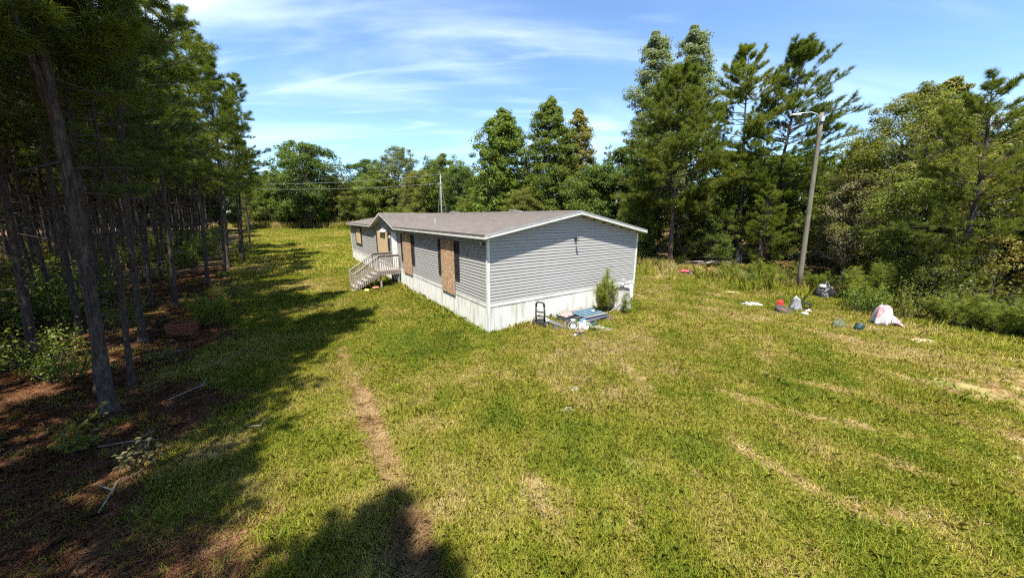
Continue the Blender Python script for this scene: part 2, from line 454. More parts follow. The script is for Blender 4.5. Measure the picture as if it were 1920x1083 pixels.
class MB:
    def __init__(self):
        self.v = []
        self.f = []

    def add(self, vs, fs):
        o = len(self.v)
        self.v += [tuple(p) for p in vs]
        self.f += [tuple(i + o for i in q) for q in fs]
        return self

    def hexa(self, p):
        return self.add(p, [(0, 3, 2, 1), (4, 5, 6, 7), (0, 1, 5, 4), (1, 2, 6, 5), (2, 3, 7, 6), (3, 0, 4, 7)])

    def box(self, x0, x1, y0, y1, z0, z1):
        return self.hexa([(x0, y0, z0), (x1, y0, z0), (x1, y1, z0), (x0, y1, z0), (x0, y0, z1), (x1, y0, z1), (x1, y1, z1), (x0, y1, z1)])

    def cbox(self, c, s, m=None):
        m = m or Matrix.Identity(3)
        c = Vector(c)
        p = []
        for z in (-.5, .5):
            for x, y in ((-.5, -.5), (.5, -.5), (.5, .5), (-.5, .5)):
                p.append(c + m @ Vector((x * s[0], y * s[1], z * s[2])))
        return self.hexa(p)

    def beam(self, a, b, w, h, up=(0, 0, 1)):
        """a bar of section w x h from a to b"""
        a, b = Vector(a), Vector(b)
        d = (b - a).normalized()
        u = Vector(up)
        if abs(d.dot(u)) > 0.98:
            u = Vector((1, 0, 0))
        s = d.cross(u).normalized()
        t = s.cross(d).normalized()
        p = []
        for q in (a, b):
            for i, j in ((-1, -1), (1, -1), (1, 1), (-1, 1)):
                p.append(q + s * (i * w / 2) + t * (j * h / 2))
        return self.hexa(p)

    def tube(self, path, rad, n=8, cap=True, wob=0.0):
        path = [Vector(p) for p in path]
        k = len(path)
        if not hasattr(rad, '__len__'):
            rad = [rad] * k
        vs, fs = [], []
        ref = Vector((0.31, 0.17, 0.93))
        for i, p in enumerate(path):
            d = (path[min(i + 1, k - 1)] - path[max(i - 1, 0)])
            d = d.normalized() if d.length > 1e-9 else Vector((0, 0, 1))
            u = d.cross(ref)
            if u.length < 0.05:
                u = d.cross(Vector((1, 0, 0)))
            u.normalize()
            w = d.cross(u)
            for j in range(n):
                a = 2 * math.pi * j / n
                r = rad[i] * (1 + (random.uniform(-wob, wob) if wob else 0))
                vs.append(p + (u * math.cos(a) + w * math.sin(a)) * r)
        for i in range(k - 1):
            for j in range(n):
                j2 = (j + 1) % n
                fs.append((i * n + j, i * n + j2, (i + 1) * n + j2, (i + 1) * n + j))
        if cap:
            fs.append(tuple(range(n - 1, -1, -1)))
            fs.append(tuple((k - 1) * n + j for j in range(n)))
        return self.add(vs, fs)

    def lathe(self, prof, n=20, c=(0, 0, 0), m=None, closed=True):
        m = m or Matrix.Identity(3)
        c = Vector(c)
        vs, fs = [], []
        for r, z in prof:
            for j in range(n):
                a = 2 * math.pi * j / n
                vs.append(c + m @ Vector((r * math.cos(a), r * math.sin(a), z)))
        k = len(prof)
        for i in range(k - 1):
            for j in range(n):
                j2 = (j + 1) % n
                fs.append((i * n + j, i * n + j2, (i + 1) * n + j2, (i + 1) * n + j))
        if closed:
            fs.append(tuple(range(n - 1, -1, -1)))
            fs.append(tuple((k - 1) * n + j for j in range(n)))
        return self.add(vs, fs)

    def grid(self, fn, nu, nv):
        vs = [fn(i / nu, j / nv) for i in range(nu + 1) for j in range(nv + 1)]
        fs = [(i * (nv + 1) + j, (i + 1) * (nv + 1) + j, (i + 1) * (nv + 1) + j + 1, i * (nv + 1) + j + 1) for i in range(nu) for j in range(nv)]
        return self.add(vs, fs)

    def mesh(self, name, mat, smooth=False):
        me = bpy.data.meshes.new(name)
        me.from_pydata(self.v, [], self.f)
        me.update()
        if smooth:
            me.polygons.foreach_set('use_smooth', [True] * len(me.polygons))
        me.materials.append(mat)
        return me

    def build(self, name, mat, parent=None, smooth=False, loc=None):
        return link(name, self.mesh(name, MAT[mat] if isinstance(mat, str) else mat, smooth), parent, loc)


def link(name, data, parent=None, loc=None, rot=None, scl=None):
    o = bpy.data.objects.new(name, data)
    COL.objects.link(o)
    if parent is not None:
        o.parent = parent
    if loc is not None:
        o.location = loc
    if rot is not None:
        o.rotation_euler = rot
    if scl is not None:
        o.scale = scl if hasattr(scl, '__len__') else (scl, scl, scl)
    return o


def tag(o, label, cat, group=None, kind=None):
    o['label'] = label
    if cat:
        o['category'] = cat
    if group:
        o['group'] = group
    if kind:
        o['kind'] = kind
    return o


def thing(name, label, cat, loc=(0, 0, 0), rz=0.0, group=None, tilt=None, scl=None):
    o = link(name, None, None, loc, (tilt[0] if tilt else 0, tilt[1] if tilt else 0, rz), scl)
    o.empty_display_size = 0.3
    return tag(o, label, cat, group)


def np_mesh(name, V, k, mat, smooth=False):
    """mesh of equal faces: V is (faces*k, 3), no shared vertices"""
    n = len(V)
    me = bpy.data.meshes.new(name)
    me.vertices.add(n)
    me.vertices.foreach_set('co', np.ascontiguousarray(V, dtype=np.float32).ravel())
    me.loops.add(n)
    me.loops.foreach_set('vertex_index', np.arange(n, dtype=np.int32))
    me.polygons.add(n // k)
    me.polygons.foreach_set('loop_start', np.arange(0, n, k, dtype=np.int32))
    me.polygons.foreach_set('loop_total', np.full(n // k, k, dtype=np.int32))
    me.update(calc_edges=True)
    me.materials.append(mat)
    return me


def unit(a):
    return a / np.maximum(np.linalg.norm(a, axis=-1, keepdims=True), 1e-9)


def leaves_verts(C, Nrm, size, rng, aspect=0.55, fold=0.18):
    n = len(C)
    r = unit(rng.normal(size=(n, 3)))
    u = unit(np.cross(Nrm, r))
    w = np.cross(Nrm, u)
    L = (size * rng.uniform(0.65, 1.3, (n, 1)))
    a = C - u * L * 0.5
    b = C + w * L * aspect * 0.5 + Nrm * L * fold - u * L * 0.08
    c = C + u * L * 0.5
    d = C - w * L * aspect * 0.5 + Nrm * L * fold - u * L * 0.08
    return np.stack([a, b, c, d], 1).reshape(-1, 3)


def needles_verts(P, D, rng, n=14, length=0.2, width=0.012, spread=(0.25, 1.15)):
    """tufts of needles at points P pointing along D"""
    m = len(P)
    P = np.repeat(P, n, 0)
    D = unit(np.repeat(D, n, 0))
    k = m * n
    r = unit(rng.normal(size=(k, 3)))
    side = unit(r - D * np.sum(r * D, 1, keepdims=True))
    ang = rng.uniform(*spread, (k, 1))
    d = D * np.cos(ang) + side * np.sin(ang)
    d[:, 2] -= 0.08
    L = length * rng.uniform(0.7, 1.25, (k, 1))
    o = P + D * rng.uniform(-0.5, 0.35, (k, 1)) * length
    w = unit(np.cross(d, unit(rng.normal(size=(k, 3))))) * width * 0.5
    return np.stack([o - w, o + w, o + d * L], 1).reshape(-1, 3)


# value noise in numpy ------------------------------------------------
_LAT = RNG.random((256, 256))


def vnoise(x, y):
    xi = np.floor(x).astype(int)
    yi = np.floor(y).astype(int)
    fx = x - xi
    fy = y - yi
    fx = fx * fx * (3 - 2 * fx)
    fy = fy * fy * (3 - 2 * fy)
    g = lambda a, b: _LAT[a % 256, b % 256]
    return (g(xi, yi) * (1 - fx) + g(xi + 1, yi) * fx) * (1 - fy) + (g(xi, yi + 1) * (1 - fx) + g(xi + 1, yi + 1) * fx) * fy


def fbm(x, y, o=4):
    s, a, t = 0, 0.5, 0
    for i in range(o):
        s = s + a * vnoise(x * 2 ** i + 17.3 * i, y * 2 ** i + 5.1 * i)
        t += a
        a *= 0.55
    return s / t


def sstep(a, b, x):
    t = np.clip((x - a) / (b - a), 0, 1)
    return t * t * (3 - 2 * t)


# ---------------------------------------------------------------- site layout (metres; camera stands over the origin)
TH = 0.608
D1 = np.array([math.cos(TH), math.sin(TH)])        # along the gable end, to the right
D2 = np.array([-math.sin(TH), math.cos(TH)])       # along the long wall, away
A0 = np.array([-0.828, 11.27])                     # near corner of the house
HW, HL = 8.2, 25.04


def hw(s, t):
    q = A0 + D1 * s + D2 * t
    return float(q[0]), float(q[1])


def st_of(x, y):
    dx, dy = x - A0[0], y - A0[1]
    return dx * D1[0] + dy * D1[1], dx * D2[0] + dy * D2[1]


def gz(x, y):
    """height of the ground"""
    x = np.asarray(x, float)
    y = np.asarray(y, float)
    s, t = st_of(x, y)
    flat = sstep(0.5, 4.0, np.maximum(np.maximum(-1.5 - s, s - HW), np.maximum(-2.5 - t, t - HL)))
    bump = (fbm(x * 0.22 + 40, y * 0.22 + 9, 3) - 0.5) * 0.22 * flat
    r = np.clip((y - 32) / 45, 0, 1)
    rise = 1.3 * r * r * (3 - 2 * r)
    return bump + rise


def gzf(x, y):
    return float(gz(x, y))


def seg_dist(x, y, pts):
    d = np.full(np.shape(x), 1e9)
    for (x0, y0), (x1, y1) in zip(pts[:-1], pts[1:]):
        vx, vy = x1 - x0, y1 - y0
        k = np.clip(((x - x0) * vx + (y - y0) * vy) / (vx * vx + vy * vy + 1e-9), 0, 1)
        d = np.minimum(d, np.hypot(x - x0 - k * vx, y - y0 - k * vy))
    return d


HAY_MAIN = [(-5.3, 9.9), (-4.75, 8.8), (-4.1, 7.75), (-3.5, 7.05), (-2.85, 6.1), (-2.42, 5.38), (-2.0, 4.75), (-1.72, 4.35)]
HAY_HEAP = [(-1.36, 3.72), (-1.2, 3.45), (-1.08, 3.15), (-0.95, 2.8)]
STREAKS = [([(0.18, 4.55), (0.38, 4.1), (0.6, 3.72)], 0.09), ([(4.95, 7.25), (5.3, 6.75), (5.75, 6.45)], 0.13),
           ([(4.0, 5.2), (4.3, 4.86), (4.55, 4.3), (4.85, 3.95), (5.4, 3.82), (6.0, 3.8)], 0.16),
           ([(6.3, 5.0), (6.5, 4.78), (6.8, 4.55)], 0.13), ([(3.0, 8.9), (3.3, 7.9), (3.35, 7.2)], 0.07),
           ([(6.6, 8.1), (7.3, 7.6), (7.9, 7.1)], 0.13), ([(5.9, 6.3), (6.5, 6.0), (7.0, 5.85)], 0.07)]
SAND = [(13.75, 10.55, 0.62, 0.42), (12.9, 10.9, 0.35, 0.2), (9.5, 5.5, 0.55, 0.35), (9.25, 5.85, 0.4, 0.16), (5.15, 6.62, 0.22, 0.10), (1.45, 7.35, 0.22, 0.13),
        (12.3, 18.2, 0.7, 0.35), (13.2, 17.2, 0.5, 0.3), (2.95, 12.2, 0.8, 0.35), (5.0, 3.9, 0.4, 0.12), (6.62, 4.68, 0.25, 0.09),
        (8.8, 5.0, 0.35, 0.3), (9.9, 6.1, 0.4, 0.2)]


def fields(x, y):
    """dry grass, pine straw and bare sand at (x, y)"""
    s, t = st_of(x, y)
    big = fbm(x * 0.21 + 3.3, y * 0.21 + 8.8, 3)
    mid = fbm(x * 0.75 + 30, y * 0.75 + 11, 3)
    dry = 0.41 + (big - 0.5) * 0.70 + (mid - 0.5) * 0.72 + (fbm(x * 2.6 + 60, y * 2.6 + 2, 2) - 0.5) * 0.45
    # browner turf in front of the gable end, greener below the hay line
    dry += 0.26 * np.exp(-(((x - 1.6) / 3.0) ** 2 + ((y - 8.8) / 2.3) ** 2))
    dry -= 0.20 * np.exp(-(((x + 1.0) / 1.3) ** 2 + ((y - 5.3) / 1.5) ** 2))
    dry += 0.16 * np.exp(-(((x + 1.9) / 1.6) ** 2 + ((y - 3.2) / 1.0) ** 2))
    dry += 0.10 * sstep(4, 14, x)
    for u in (9.2, 10.9, 12.6):
        dry += 0.22 * np.exp(-((s - u + 0.05 * t + 0.35 * np.sin(t * 0.3)) / 0.28) ** 2) * sstep(-13, -8, t) * (1 - sstep(3, 9, t))
    for pts, w in STREAKS:
        dry += 0.38 * np.exp(-(seg_dist(x, y, pts) / (w * 1.2)) ** 2)
    edge = s + 7.5 - 0.6 * (1 - sstep(-6, 0.5, t)) + (fbm(x * 0.45 + 5, y * 0.45 + 60, 3) - 0.5) * 3.2 + 0.055 * np.clip(t, 0, 60) - 0.12 * np.clip(-t - 2, 0, 8)
    straw = 1 - sstep(-1.3, 0.9, edge)
    rw = 17.0 - 0.10 * (y - 10) + np.where(y < 10, (10 - y) * 0.25, 0) - 3.6 * sstep(13, 24, y)
    wr = sstep(0.4, 3.0, x - rw + (fbm(x * 0.4, y * 0.4 + 31, 2) - 0.5) * 2)
    straw = np.maximum(straw, wr * 0.85 * (1 - sstep(70, 90, y)))
    sand = np.zeros_like(dry)
    for cx, cy, a, b in SAND:
        q = ((x - cx) / a) ** 2 + ((y - cy) / b) ** 2
        sand = np.maximum(sand, np.exp(-q * 1.2) * (0.45 + 0.9 * (fbm(x * 3.1, y * 3.1, 3))))
    under = (s > 0) & (s < HW) & (t > 0) & (t < HL)
    return np.clip(dry, 0, 1), np.clip(straw, 0, 1), np.clip(sand * 1.25 - 0.12, 0, 1), under


def make_ground():
    def axis(a, b, step, far):
        core = np.arange(a, b + 1e-6, step)
        g = step * 1.35 ** np.arange(1, 40)
        ext = np.cumsum(g)
        ext = ext[ext < far]
        return np.concatenate([a - ext[::-1], core, b + ext])
    xs = axis(-26, 24, 0.26, 1500)
    ys = axis(-2, 34, 0.26, 1500)
    X, Y = np.meshgrid(xs, ys, indexing='ij')
    Z = gz(X, Y)
    nx, ny = X.shape
    me = bpy.data.meshes.new('ground')
    V = np.stack([X, Y, Z], -1).reshape(-1, 3)
    i, j = np.meshgrid(np.arange(nx - 1), np.arange(ny - 1), indexing='ij')
    a = (i * ny + j).ravel()
    F = np.stack([a, a + ny, a + ny + 1, a + 1], 1)
    me.from_pydata(V.tolist(), [], F.tolist())
    me.polygons.foreach_set('use_smooth', np.ones(len(me.polygons), dtype=bool))
    dry, straw, sand, _ = fields(V[:, 0], V[:, 1])
    for nm, val in (('dry', dry), ('straw', straw), ('sand', sand)):
        at = me.attributes.new(nm, 'FLOAT', 'POINT')
        at.data.foreach_set('value', val.astype(np.float32))
    me.materials.append(MAT['ground'])
    o = link('ground', me)
    o['kind'] = 'structure'
    o['label'] = 'rough lawn and forest floor around the house'


make_ground()

# ---------------------------------------------------------------- scattered ground cover (geometry nodes)


def source_collection(name, meshes):
    c = bpy.data.collections.new(name)
    for i, me in enumerate(meshes):
        o = bpy.data.objects.new('%s_piece_%02d' % (name, i), me)
        c.objects.link(o)
    return c


def scatter(name, label, cat, P, rot, scl, idx, dry, coll, parent=None):
    n = len(P)
    me = bpy.data.meshes.new(name)
    me.vertices.add(n)
    me.vertices.foreach_set('co', np.ascontiguousarray(P, np.float32).ravel())
    a = me.attributes.new('rot', 'FLOAT_VECTOR', 'POINT')
    a.data.foreach_set('vector', np.ascontiguousarray(rot, np.float32).ravel())
    a = me.attributes.new('scl', 'FLOAT_VECTOR', 'POINT')
    a.data.foreach_set('vector', np.ascontiguousarray(scl, np.float32).ravel())
    a = me.attributes.new('idx', 'INT', 'POINT')
    a.data.foreach_set('value', np.ascontiguousarray(idx, np.int32))
    a = me.attributes.new('dry', 'FLOAT', 'POINT')
    a.data.foreach_set('value', np.ascontiguousarray(dry, np.float32))
    o = link(name, me, parent)
    g = bpy.data.node_groups.new(name + '_scatter', 'GeometryNodeTree')
    g.interface.new_socket('Geometry', in_out='INPUT', socket_type='NodeSocketGeometry')
    g.interface.new_socket('Geometry', in_out='OUTPUT', socket_type='NodeSocketGeometry')
    N = g.nodes.new
    gi, go = N('NodeGroupInput'), N('NodeGroupOutput')
    ci = N('GeometryNodeCollectionInfo')
    ci.inputs['Collection'].default_value = coll
    ci.inputs['Separate Children'].default_value = True
    ci.inputs['Reset Children'].default_value = True
    ip = N('GeometryNodeInstanceOnPoints')
    ip.inputs['Pick Instance'].default_value = True

    def named(nm, dt):
        x = N('GeometryNodeInputNamedAttribute')
        x.data_type = dt
        x.inputs['Name'].default_value = nm
        return x.outputs['Attribute']
    L = g.links.new
    L(gi.outputs[0], ip.inputs['Points'])
    L(ci.outputs[0], ip.inputs['Instance'])
    L(named('idx', 'INT'), ip.inputs['Instance Index'])
    L(named('rot', 'FLOAT_VECTOR'), ip.inputs['Rotation'])
    L(named('scl', 'FLOAT_VECTOR'), ip.inputs['Scale'])
    L(ip.outputs[0], go.inputs[0])
    md = o.modifiers.new('scatter', 'NODES')
    md.node_group = g
    o['kind'] = 'stuff'
    if parent is None:
        tag(o, label, cat)
    return o


def tuft_mesh(name, rng, n, rad, hmin, hmax, width, lean, mat, flat=False):
    """n curved blades of two segments in a little disc"""
    r = rad * np.sqrt(rng.random(n))
    a = rng.uniform(0, 2 * np.pi, n)
    base = np.stack([r * np.cos(a), r * np.sin(a), np.full(n, -0.006)], 1)
    d = rng.uniform(0, 2 * np.pi, n)
    dirh = np.stack([np.cos(d), np.sin(d), np.zeros(n)], 1)
    h = rng.uniform(hmin, hmax, (n, 1))
    ln = rng.uniform(*lean, (n, 1))
    up = np.array([[0, 0, 1.0]])
    if flat:
        z1 = rng.uniform(0.1, 0.5, (n, 1)) * 0.06
        m = base + dirh * h * 0.5 + up * z1
        t = base + dirh * h * 0.95 + up * rng.uniform(0.0, 0.05, (n, 1))
    else:
        m = base + dirh * h * ln * 0.35 + up * h * (0.62 - 0.1 * ln)
        t = base + dirh * h * ln + up * h * (1.0 - 0.38 * ln)
    s = np.stack([-np.sin(d), np.cos(d), np.zeros(n)], 1)
    jit = rng.uniform(-0.7, 0.7, (n, 1))
    s = unit(s + dirh * jit) * width * rng.uniform(0.7, 1.3, (n, 1))
    V = np.stack([base - s * 0.5, base + s * 0.5, m + s * 0.42, t, m - s * 0.42], 1).reshape(-1, 3)
    return np_mesh(name, V, 5, MAT[mat])


GR = np.random.default_rng(21)
short_c = source_collection('grass_short', [tuft_mesh('grass_tuft', GR, 62, 0.18, 0.035, 0.115, 0.0055, (0.3, 1.1), 'grass_blade') for _ in range(6)])
long_c = source_collection('grass_long', [tuft_mesh('grass_tall_tuft', GR, 42, 0.20, 0.12, 0.34, 0.009, (0.25, 0.9), 'grass_blade') for _ in range(5)])
far_c = source_collection('grass_far', [tuft_mesh('grass_far_tuft', GR, 60, 0.55, 0.07, 0.20, 0.022, (0.3, 1.0), 'grass_blade') for _ in range(4)])
hay_c = source_collection('hay', [tuft_mesh('hay_wisp', GR, 40, 0.12, 0.08, 0.22, 0.006, (0.5, 1.2), 'straw_blade', True) for _ in range(4)])
litter_c = source_collection('litter', [tuft_mesh('needle_litter_wisp', GR, 34, 0.24, 0.10, 0.24, 0.007, (0.5, 1.2), 'needle_litter', True) for _ in range(4)])
weed_c = source_collection('tall_weed', [tuft_mesh('weed_tuft', GR, 40, 0.26, 0.3, 0.85, 0.012, (0.12, 0.7), 'grass_blade') for _ in range(5)])


def in_view(x, y, pad=1.5):
    """roughly the wedge of ground the photograph shows"""
    return (y > 1.9) & (np.abs(x) < 1.62 * y + 1.6 + pad)


def sample_points(n, x0, x1, y0, y1, rng):
    return rng.uniform(x0, x1, n), rng.uniform(y0, y1, n)


def put_grass(name, label, coll, nvar, n, box, ymin_d, ymax_d, scale, dens=None, minz=0.75, maxz=1.3, zfield=None, drift=0.0, hfun=None):
    rng = np.random.default_rng(abs(hash(name)) % 1000 + 5 if False else sum(map(ord, name)))
    x, y = sample_points(n, *box, rng)
    d = np.hypot(x, y)
    dry, straw, sand, under = fields(x, y)
    keep = in_view(x, y) & (d >= ymin_d) & (d < ymax_d) & ~under
    hm = seg_dist(x, y, HAY_MAIN)
    hh = seg_dist(x, y, HAY_HEAP)
    p = (1 - sstep(0.1, 0.7, straw) * 0.965) * (1 - sand * 0.95)
    p = p * np.where(hm < 0.07 + 0.10 * np.exp(-((y - 6.2) / 1.5) ** 2), 0.02, 1.0) * np.where(hh < 0.22, 0.05, 1)
    for pts, w in STREAKS:
        p = p * np.where(seg_dist(x, y, pts) < w * 0.6, 0.35, 1)
    bare = fbm(x * 1.9 + 7, y * 1.9 + 70, 3)
    p = p * np.where(bare > 0.66, 0.55, 1.0)
    if dens is not None:
        p = p * dens(x, y)
    keep &= rng.random(n) < p
    x, y, dry = x[keep], y[keep], dry[keep]
    m = len(x)
    P = np.stack([x, y, gz(x, y)], 1)
    rot = np.stack([rng.normal(0, 0.08, m), rng.normal(0, 0.08, m), rng.uniform(0, 6.28, m)], 1)
    hv = 0.7 + 0.75 * fbm(x * 0.9 + 91, y * 0.9 + 13, 3)
    if hfun is not None:
        hv = hv * hfun(x, y)
    s = scale * rng.uniform(0.8, 1.25, m)
    scl = np.stack([s, s, s * hv], 1)
    scatter(name, label, 'grass', P, rot, scl, rng.integers(0, nvar, m), np.clip(dry + drift, 0, 1), coll)
    return m


put_grass('near_lawn_grass', 'short mixed green and dry lawn grass in the foreground', short_c, 6, 74000, (-14, 20, 1.9, 14), 0, 12.5, 1.0)
put_grass('mid_lawn_grass', 'mown lawn grass around the house and down the side yard', short_c, 6, 76000, (-26, 24, 8, 34), 12.5, 30, 1.2)
put_grass('far_field_grass', 'sunlit grass of the far field beyond the house', far_c, 4, 60000, (-75, 40, 14, 84), 28, 95, 1.25, hfun=lambda x, y: 0.7)
put_grass('lawn_tall_grass', 'scattered taller grass clumps in the lawn', long_c, 5, 9000, (-10, 19, 2, 22), 0, 26, 0.62,
          dens=lambda x, y: sstep(0.5, 0.68, fbm(x * 0.6 + 21, y * 0.6 + 44, 3)) * 0.8, drift=-0.08)


def clear(x, y):
    """grass stays short round the wheelbarrow and the bag heap"""
    a = (np.abs(x - 0.527 * y) < 0.8) & (y > 19.5) & (y < 25.2)
    b = (np.abs(x - 0.957 * y) < 1.0) & (y > 13.8) & (y < 17.6)
    return np.where(a | b, 0.0, 1.0)


def edge_dens(x, y):
    s, t = st_of(x, y)
    right = sstep(-2.6, 0.3, x - (16.3 - 0.10 * (y - 10) - 3.6 * sstep(13, 24, y))) * (y > 6)
    wall = np.exp(-((s + 0.12) / 0.18) ** 2) * ((t > 0) & (t < 25)) * 0.7 + np.exp(-((t + 0.12) / 0.16) ** 2) * ((s > 0) & (s < 8.2)) * 0.45
    fieldedge = sstep(72, 77, y)
    return np.clip(right * 0.7 + wall + fieldedge, 0, 1) * clear(x, y)


put_grass('edge_tall_grass', 'uncut grass and weeds along the woods and against the skirting', long_c, 5, 40000, (-24, 22, 6, 34), 0, 44, 1.0, dens=edge_dens)
put_grass('wood_edge_weeds', 'loose tall weeds and seedling stalks along the right wood', weed_c, 5, 9000, (8, 24, 6, 34), 0, 44, 0.95,
          dens=lambda x, y: sstep(-1.2, 1.6, x - (16.3 - 0.10 * (y - 10) - 3.6 * sstep(13, 24, y))) * sstep(0.42, 0.6, fbm(x * .8 + 3, y * .8, 2)) * .8 * clear(x, y), drift=0.0)
put_grass('field_edge_weeds', 'tall pale weeds at the foot of the far tree line', weed_c, 5, 9000, (-80, 10, 68, 84), 60, 130, 2.0,
          dens=lambda x, y: sstep(74, 77, y + 2 * np.sin(x * 0.3)), drift=0.3)


def put_hay():
    rng = np.random.default_rng(3)
    P, S, D = [], [], []

    def along(pts, w, per_m, lift, dry):
        for (x0, y0), (x1, y1) in zip(pts[:-1], pts[1:]):
            L = math.hypot(x1 - x0, y1 - y0)
            n = int(L * per_m)
            k = rng.random(n)
            off = rng.normal(0, w * 0.45, n)
            nx, ny = -(y1 - y0) / L, (x1 - x0) / L
            x = x0 + (x1 - x0) * k + nx * off
            y = y0 + (y1 - y0) * k + ny * off
            z = gz(x, y) + lift * np.exp(-(off / (w * 0.6)) ** 2) * rng.random(n)
            P.append(np.stack([x, y, z], 1))
            S.append(rng.uniform(0.6, 1.1, n))
            D.append(np.full(n, dry) + rng.normal(0, 0.1, n))
    along(HAY_MAIN[:3], 0.06, 110, 0.03, 0.45)
    along(HAY_MAIN[2:4], 0.10, 240, 0.05, 0.48)
    along(HAY_MAIN[3:6], 0.14, 330, 0.07, 0.50)
    along(HAY_MAIN[5:7], 0.09, 260, 0.05, 0.5)
    along(HAY_MAIN[6:] + HAY_HEAP[:1], 0.055, 150, 0.04, 0.5)
    along(HAY_HEAP, 0.2, 300, 0.14, 0.3)
    for pts, w in STREAKS:
        along(pts, w * 0.55, 46, 0.02, 0.72)
    P = np.concatenate(P)
    S = np.concatenate(S)
    D = np.clip(np.concatenate(D), 0, 1)
    n = len(P)
    rot = np.stack([rng.normal(0, 0.15, n), rng.normal(0, 0.15, n), rng.uniform(0, 6.28, n)], 1)
    scatter('hay_windrow', 'dry brown mown hay lying in a line across the lawn', 'hay', P, rot, np.stack([S, S, S], 1), rng.integers(0, 4, n), D, hay_c)
    # loose thatch everywhere in the lawn
    n = 26000
    x, y = sample_points(n, -10, 17, 2, 15, rng)
    dry, straw, sand, under = fields(x, y)
    keep = in_view(x, y) & ~under & (rng.random(n) < np.clip(dry * 1.3 - 0.25, 0, 1)) & (straw < 0.8)
    x, y, dry = x[keep], y[keep], dry[keep]
    m = len(x)
    s = rng.uniform(0.5, 1.0, m)
    scatter('dry_thatch', 'bits of dead mown grass lying loose on the lawn', 'thatch', np.stack([x, y, gz(x, y) + 0.012], 1),
            np.stack([rng.normal(0, 0.15, m), rng.normal(0, 0.15, m), rng.uniform(0, 6.28, m)], 1), np.stack([s, s, s], 1),
            rng.integers(0, 4, m), np.clip(0.5 + (dry - 0.5) * 0.5, 0, 1), hay_c)
    # pine needle litter
    n = 42000
    x, y = sample_points(n, -24, 0, 1.5, 30, rng)
    dry, straw, sand, under = fields(x, y)
    keep = in_view(x, y) & (rng.random(n) < sstep(0.12, 0.6, straw))
    x, y = x[keep], y[keep]
    m = len(x)
    s = rng.uniform(0.7, 1.3, m)
    scatter('pine_needle_litter', 'brown pine needle litter on the shaded forest floor', 'litter', np.stack([x, y, gz(x, y) + 0.008], 1),
            np.stack([rng.normal(0, 0.1, m), rng.normal(0, 0.1, m), rng.uniform(0, 6.28, m)], 1), np.stack([s, s, s], 1),
            rng.integers(0, 4, m), rng.uniform(0.15, 0.75, m), litter_c)


put_hay()

# ---------------------------------------------------------------- the mobile home (local x along the gable, y along the long wall)
HOME = thing('mobile_home', 'grey vinyl sided mobile home with boarded windows and white skirting', 'house', (A0[0], A0[1], 0), TH)
OV, RK = 0.27, 0.33
ZE, ZR, XR = 3.46, 4.27, HW / 2
DC, DH = 13.1, 2.85
RUN = XR + OV
RISE = ZR - ZE
Z_BAND, Z_SID = 0.95, 1.05
Z_WALL = 3.325


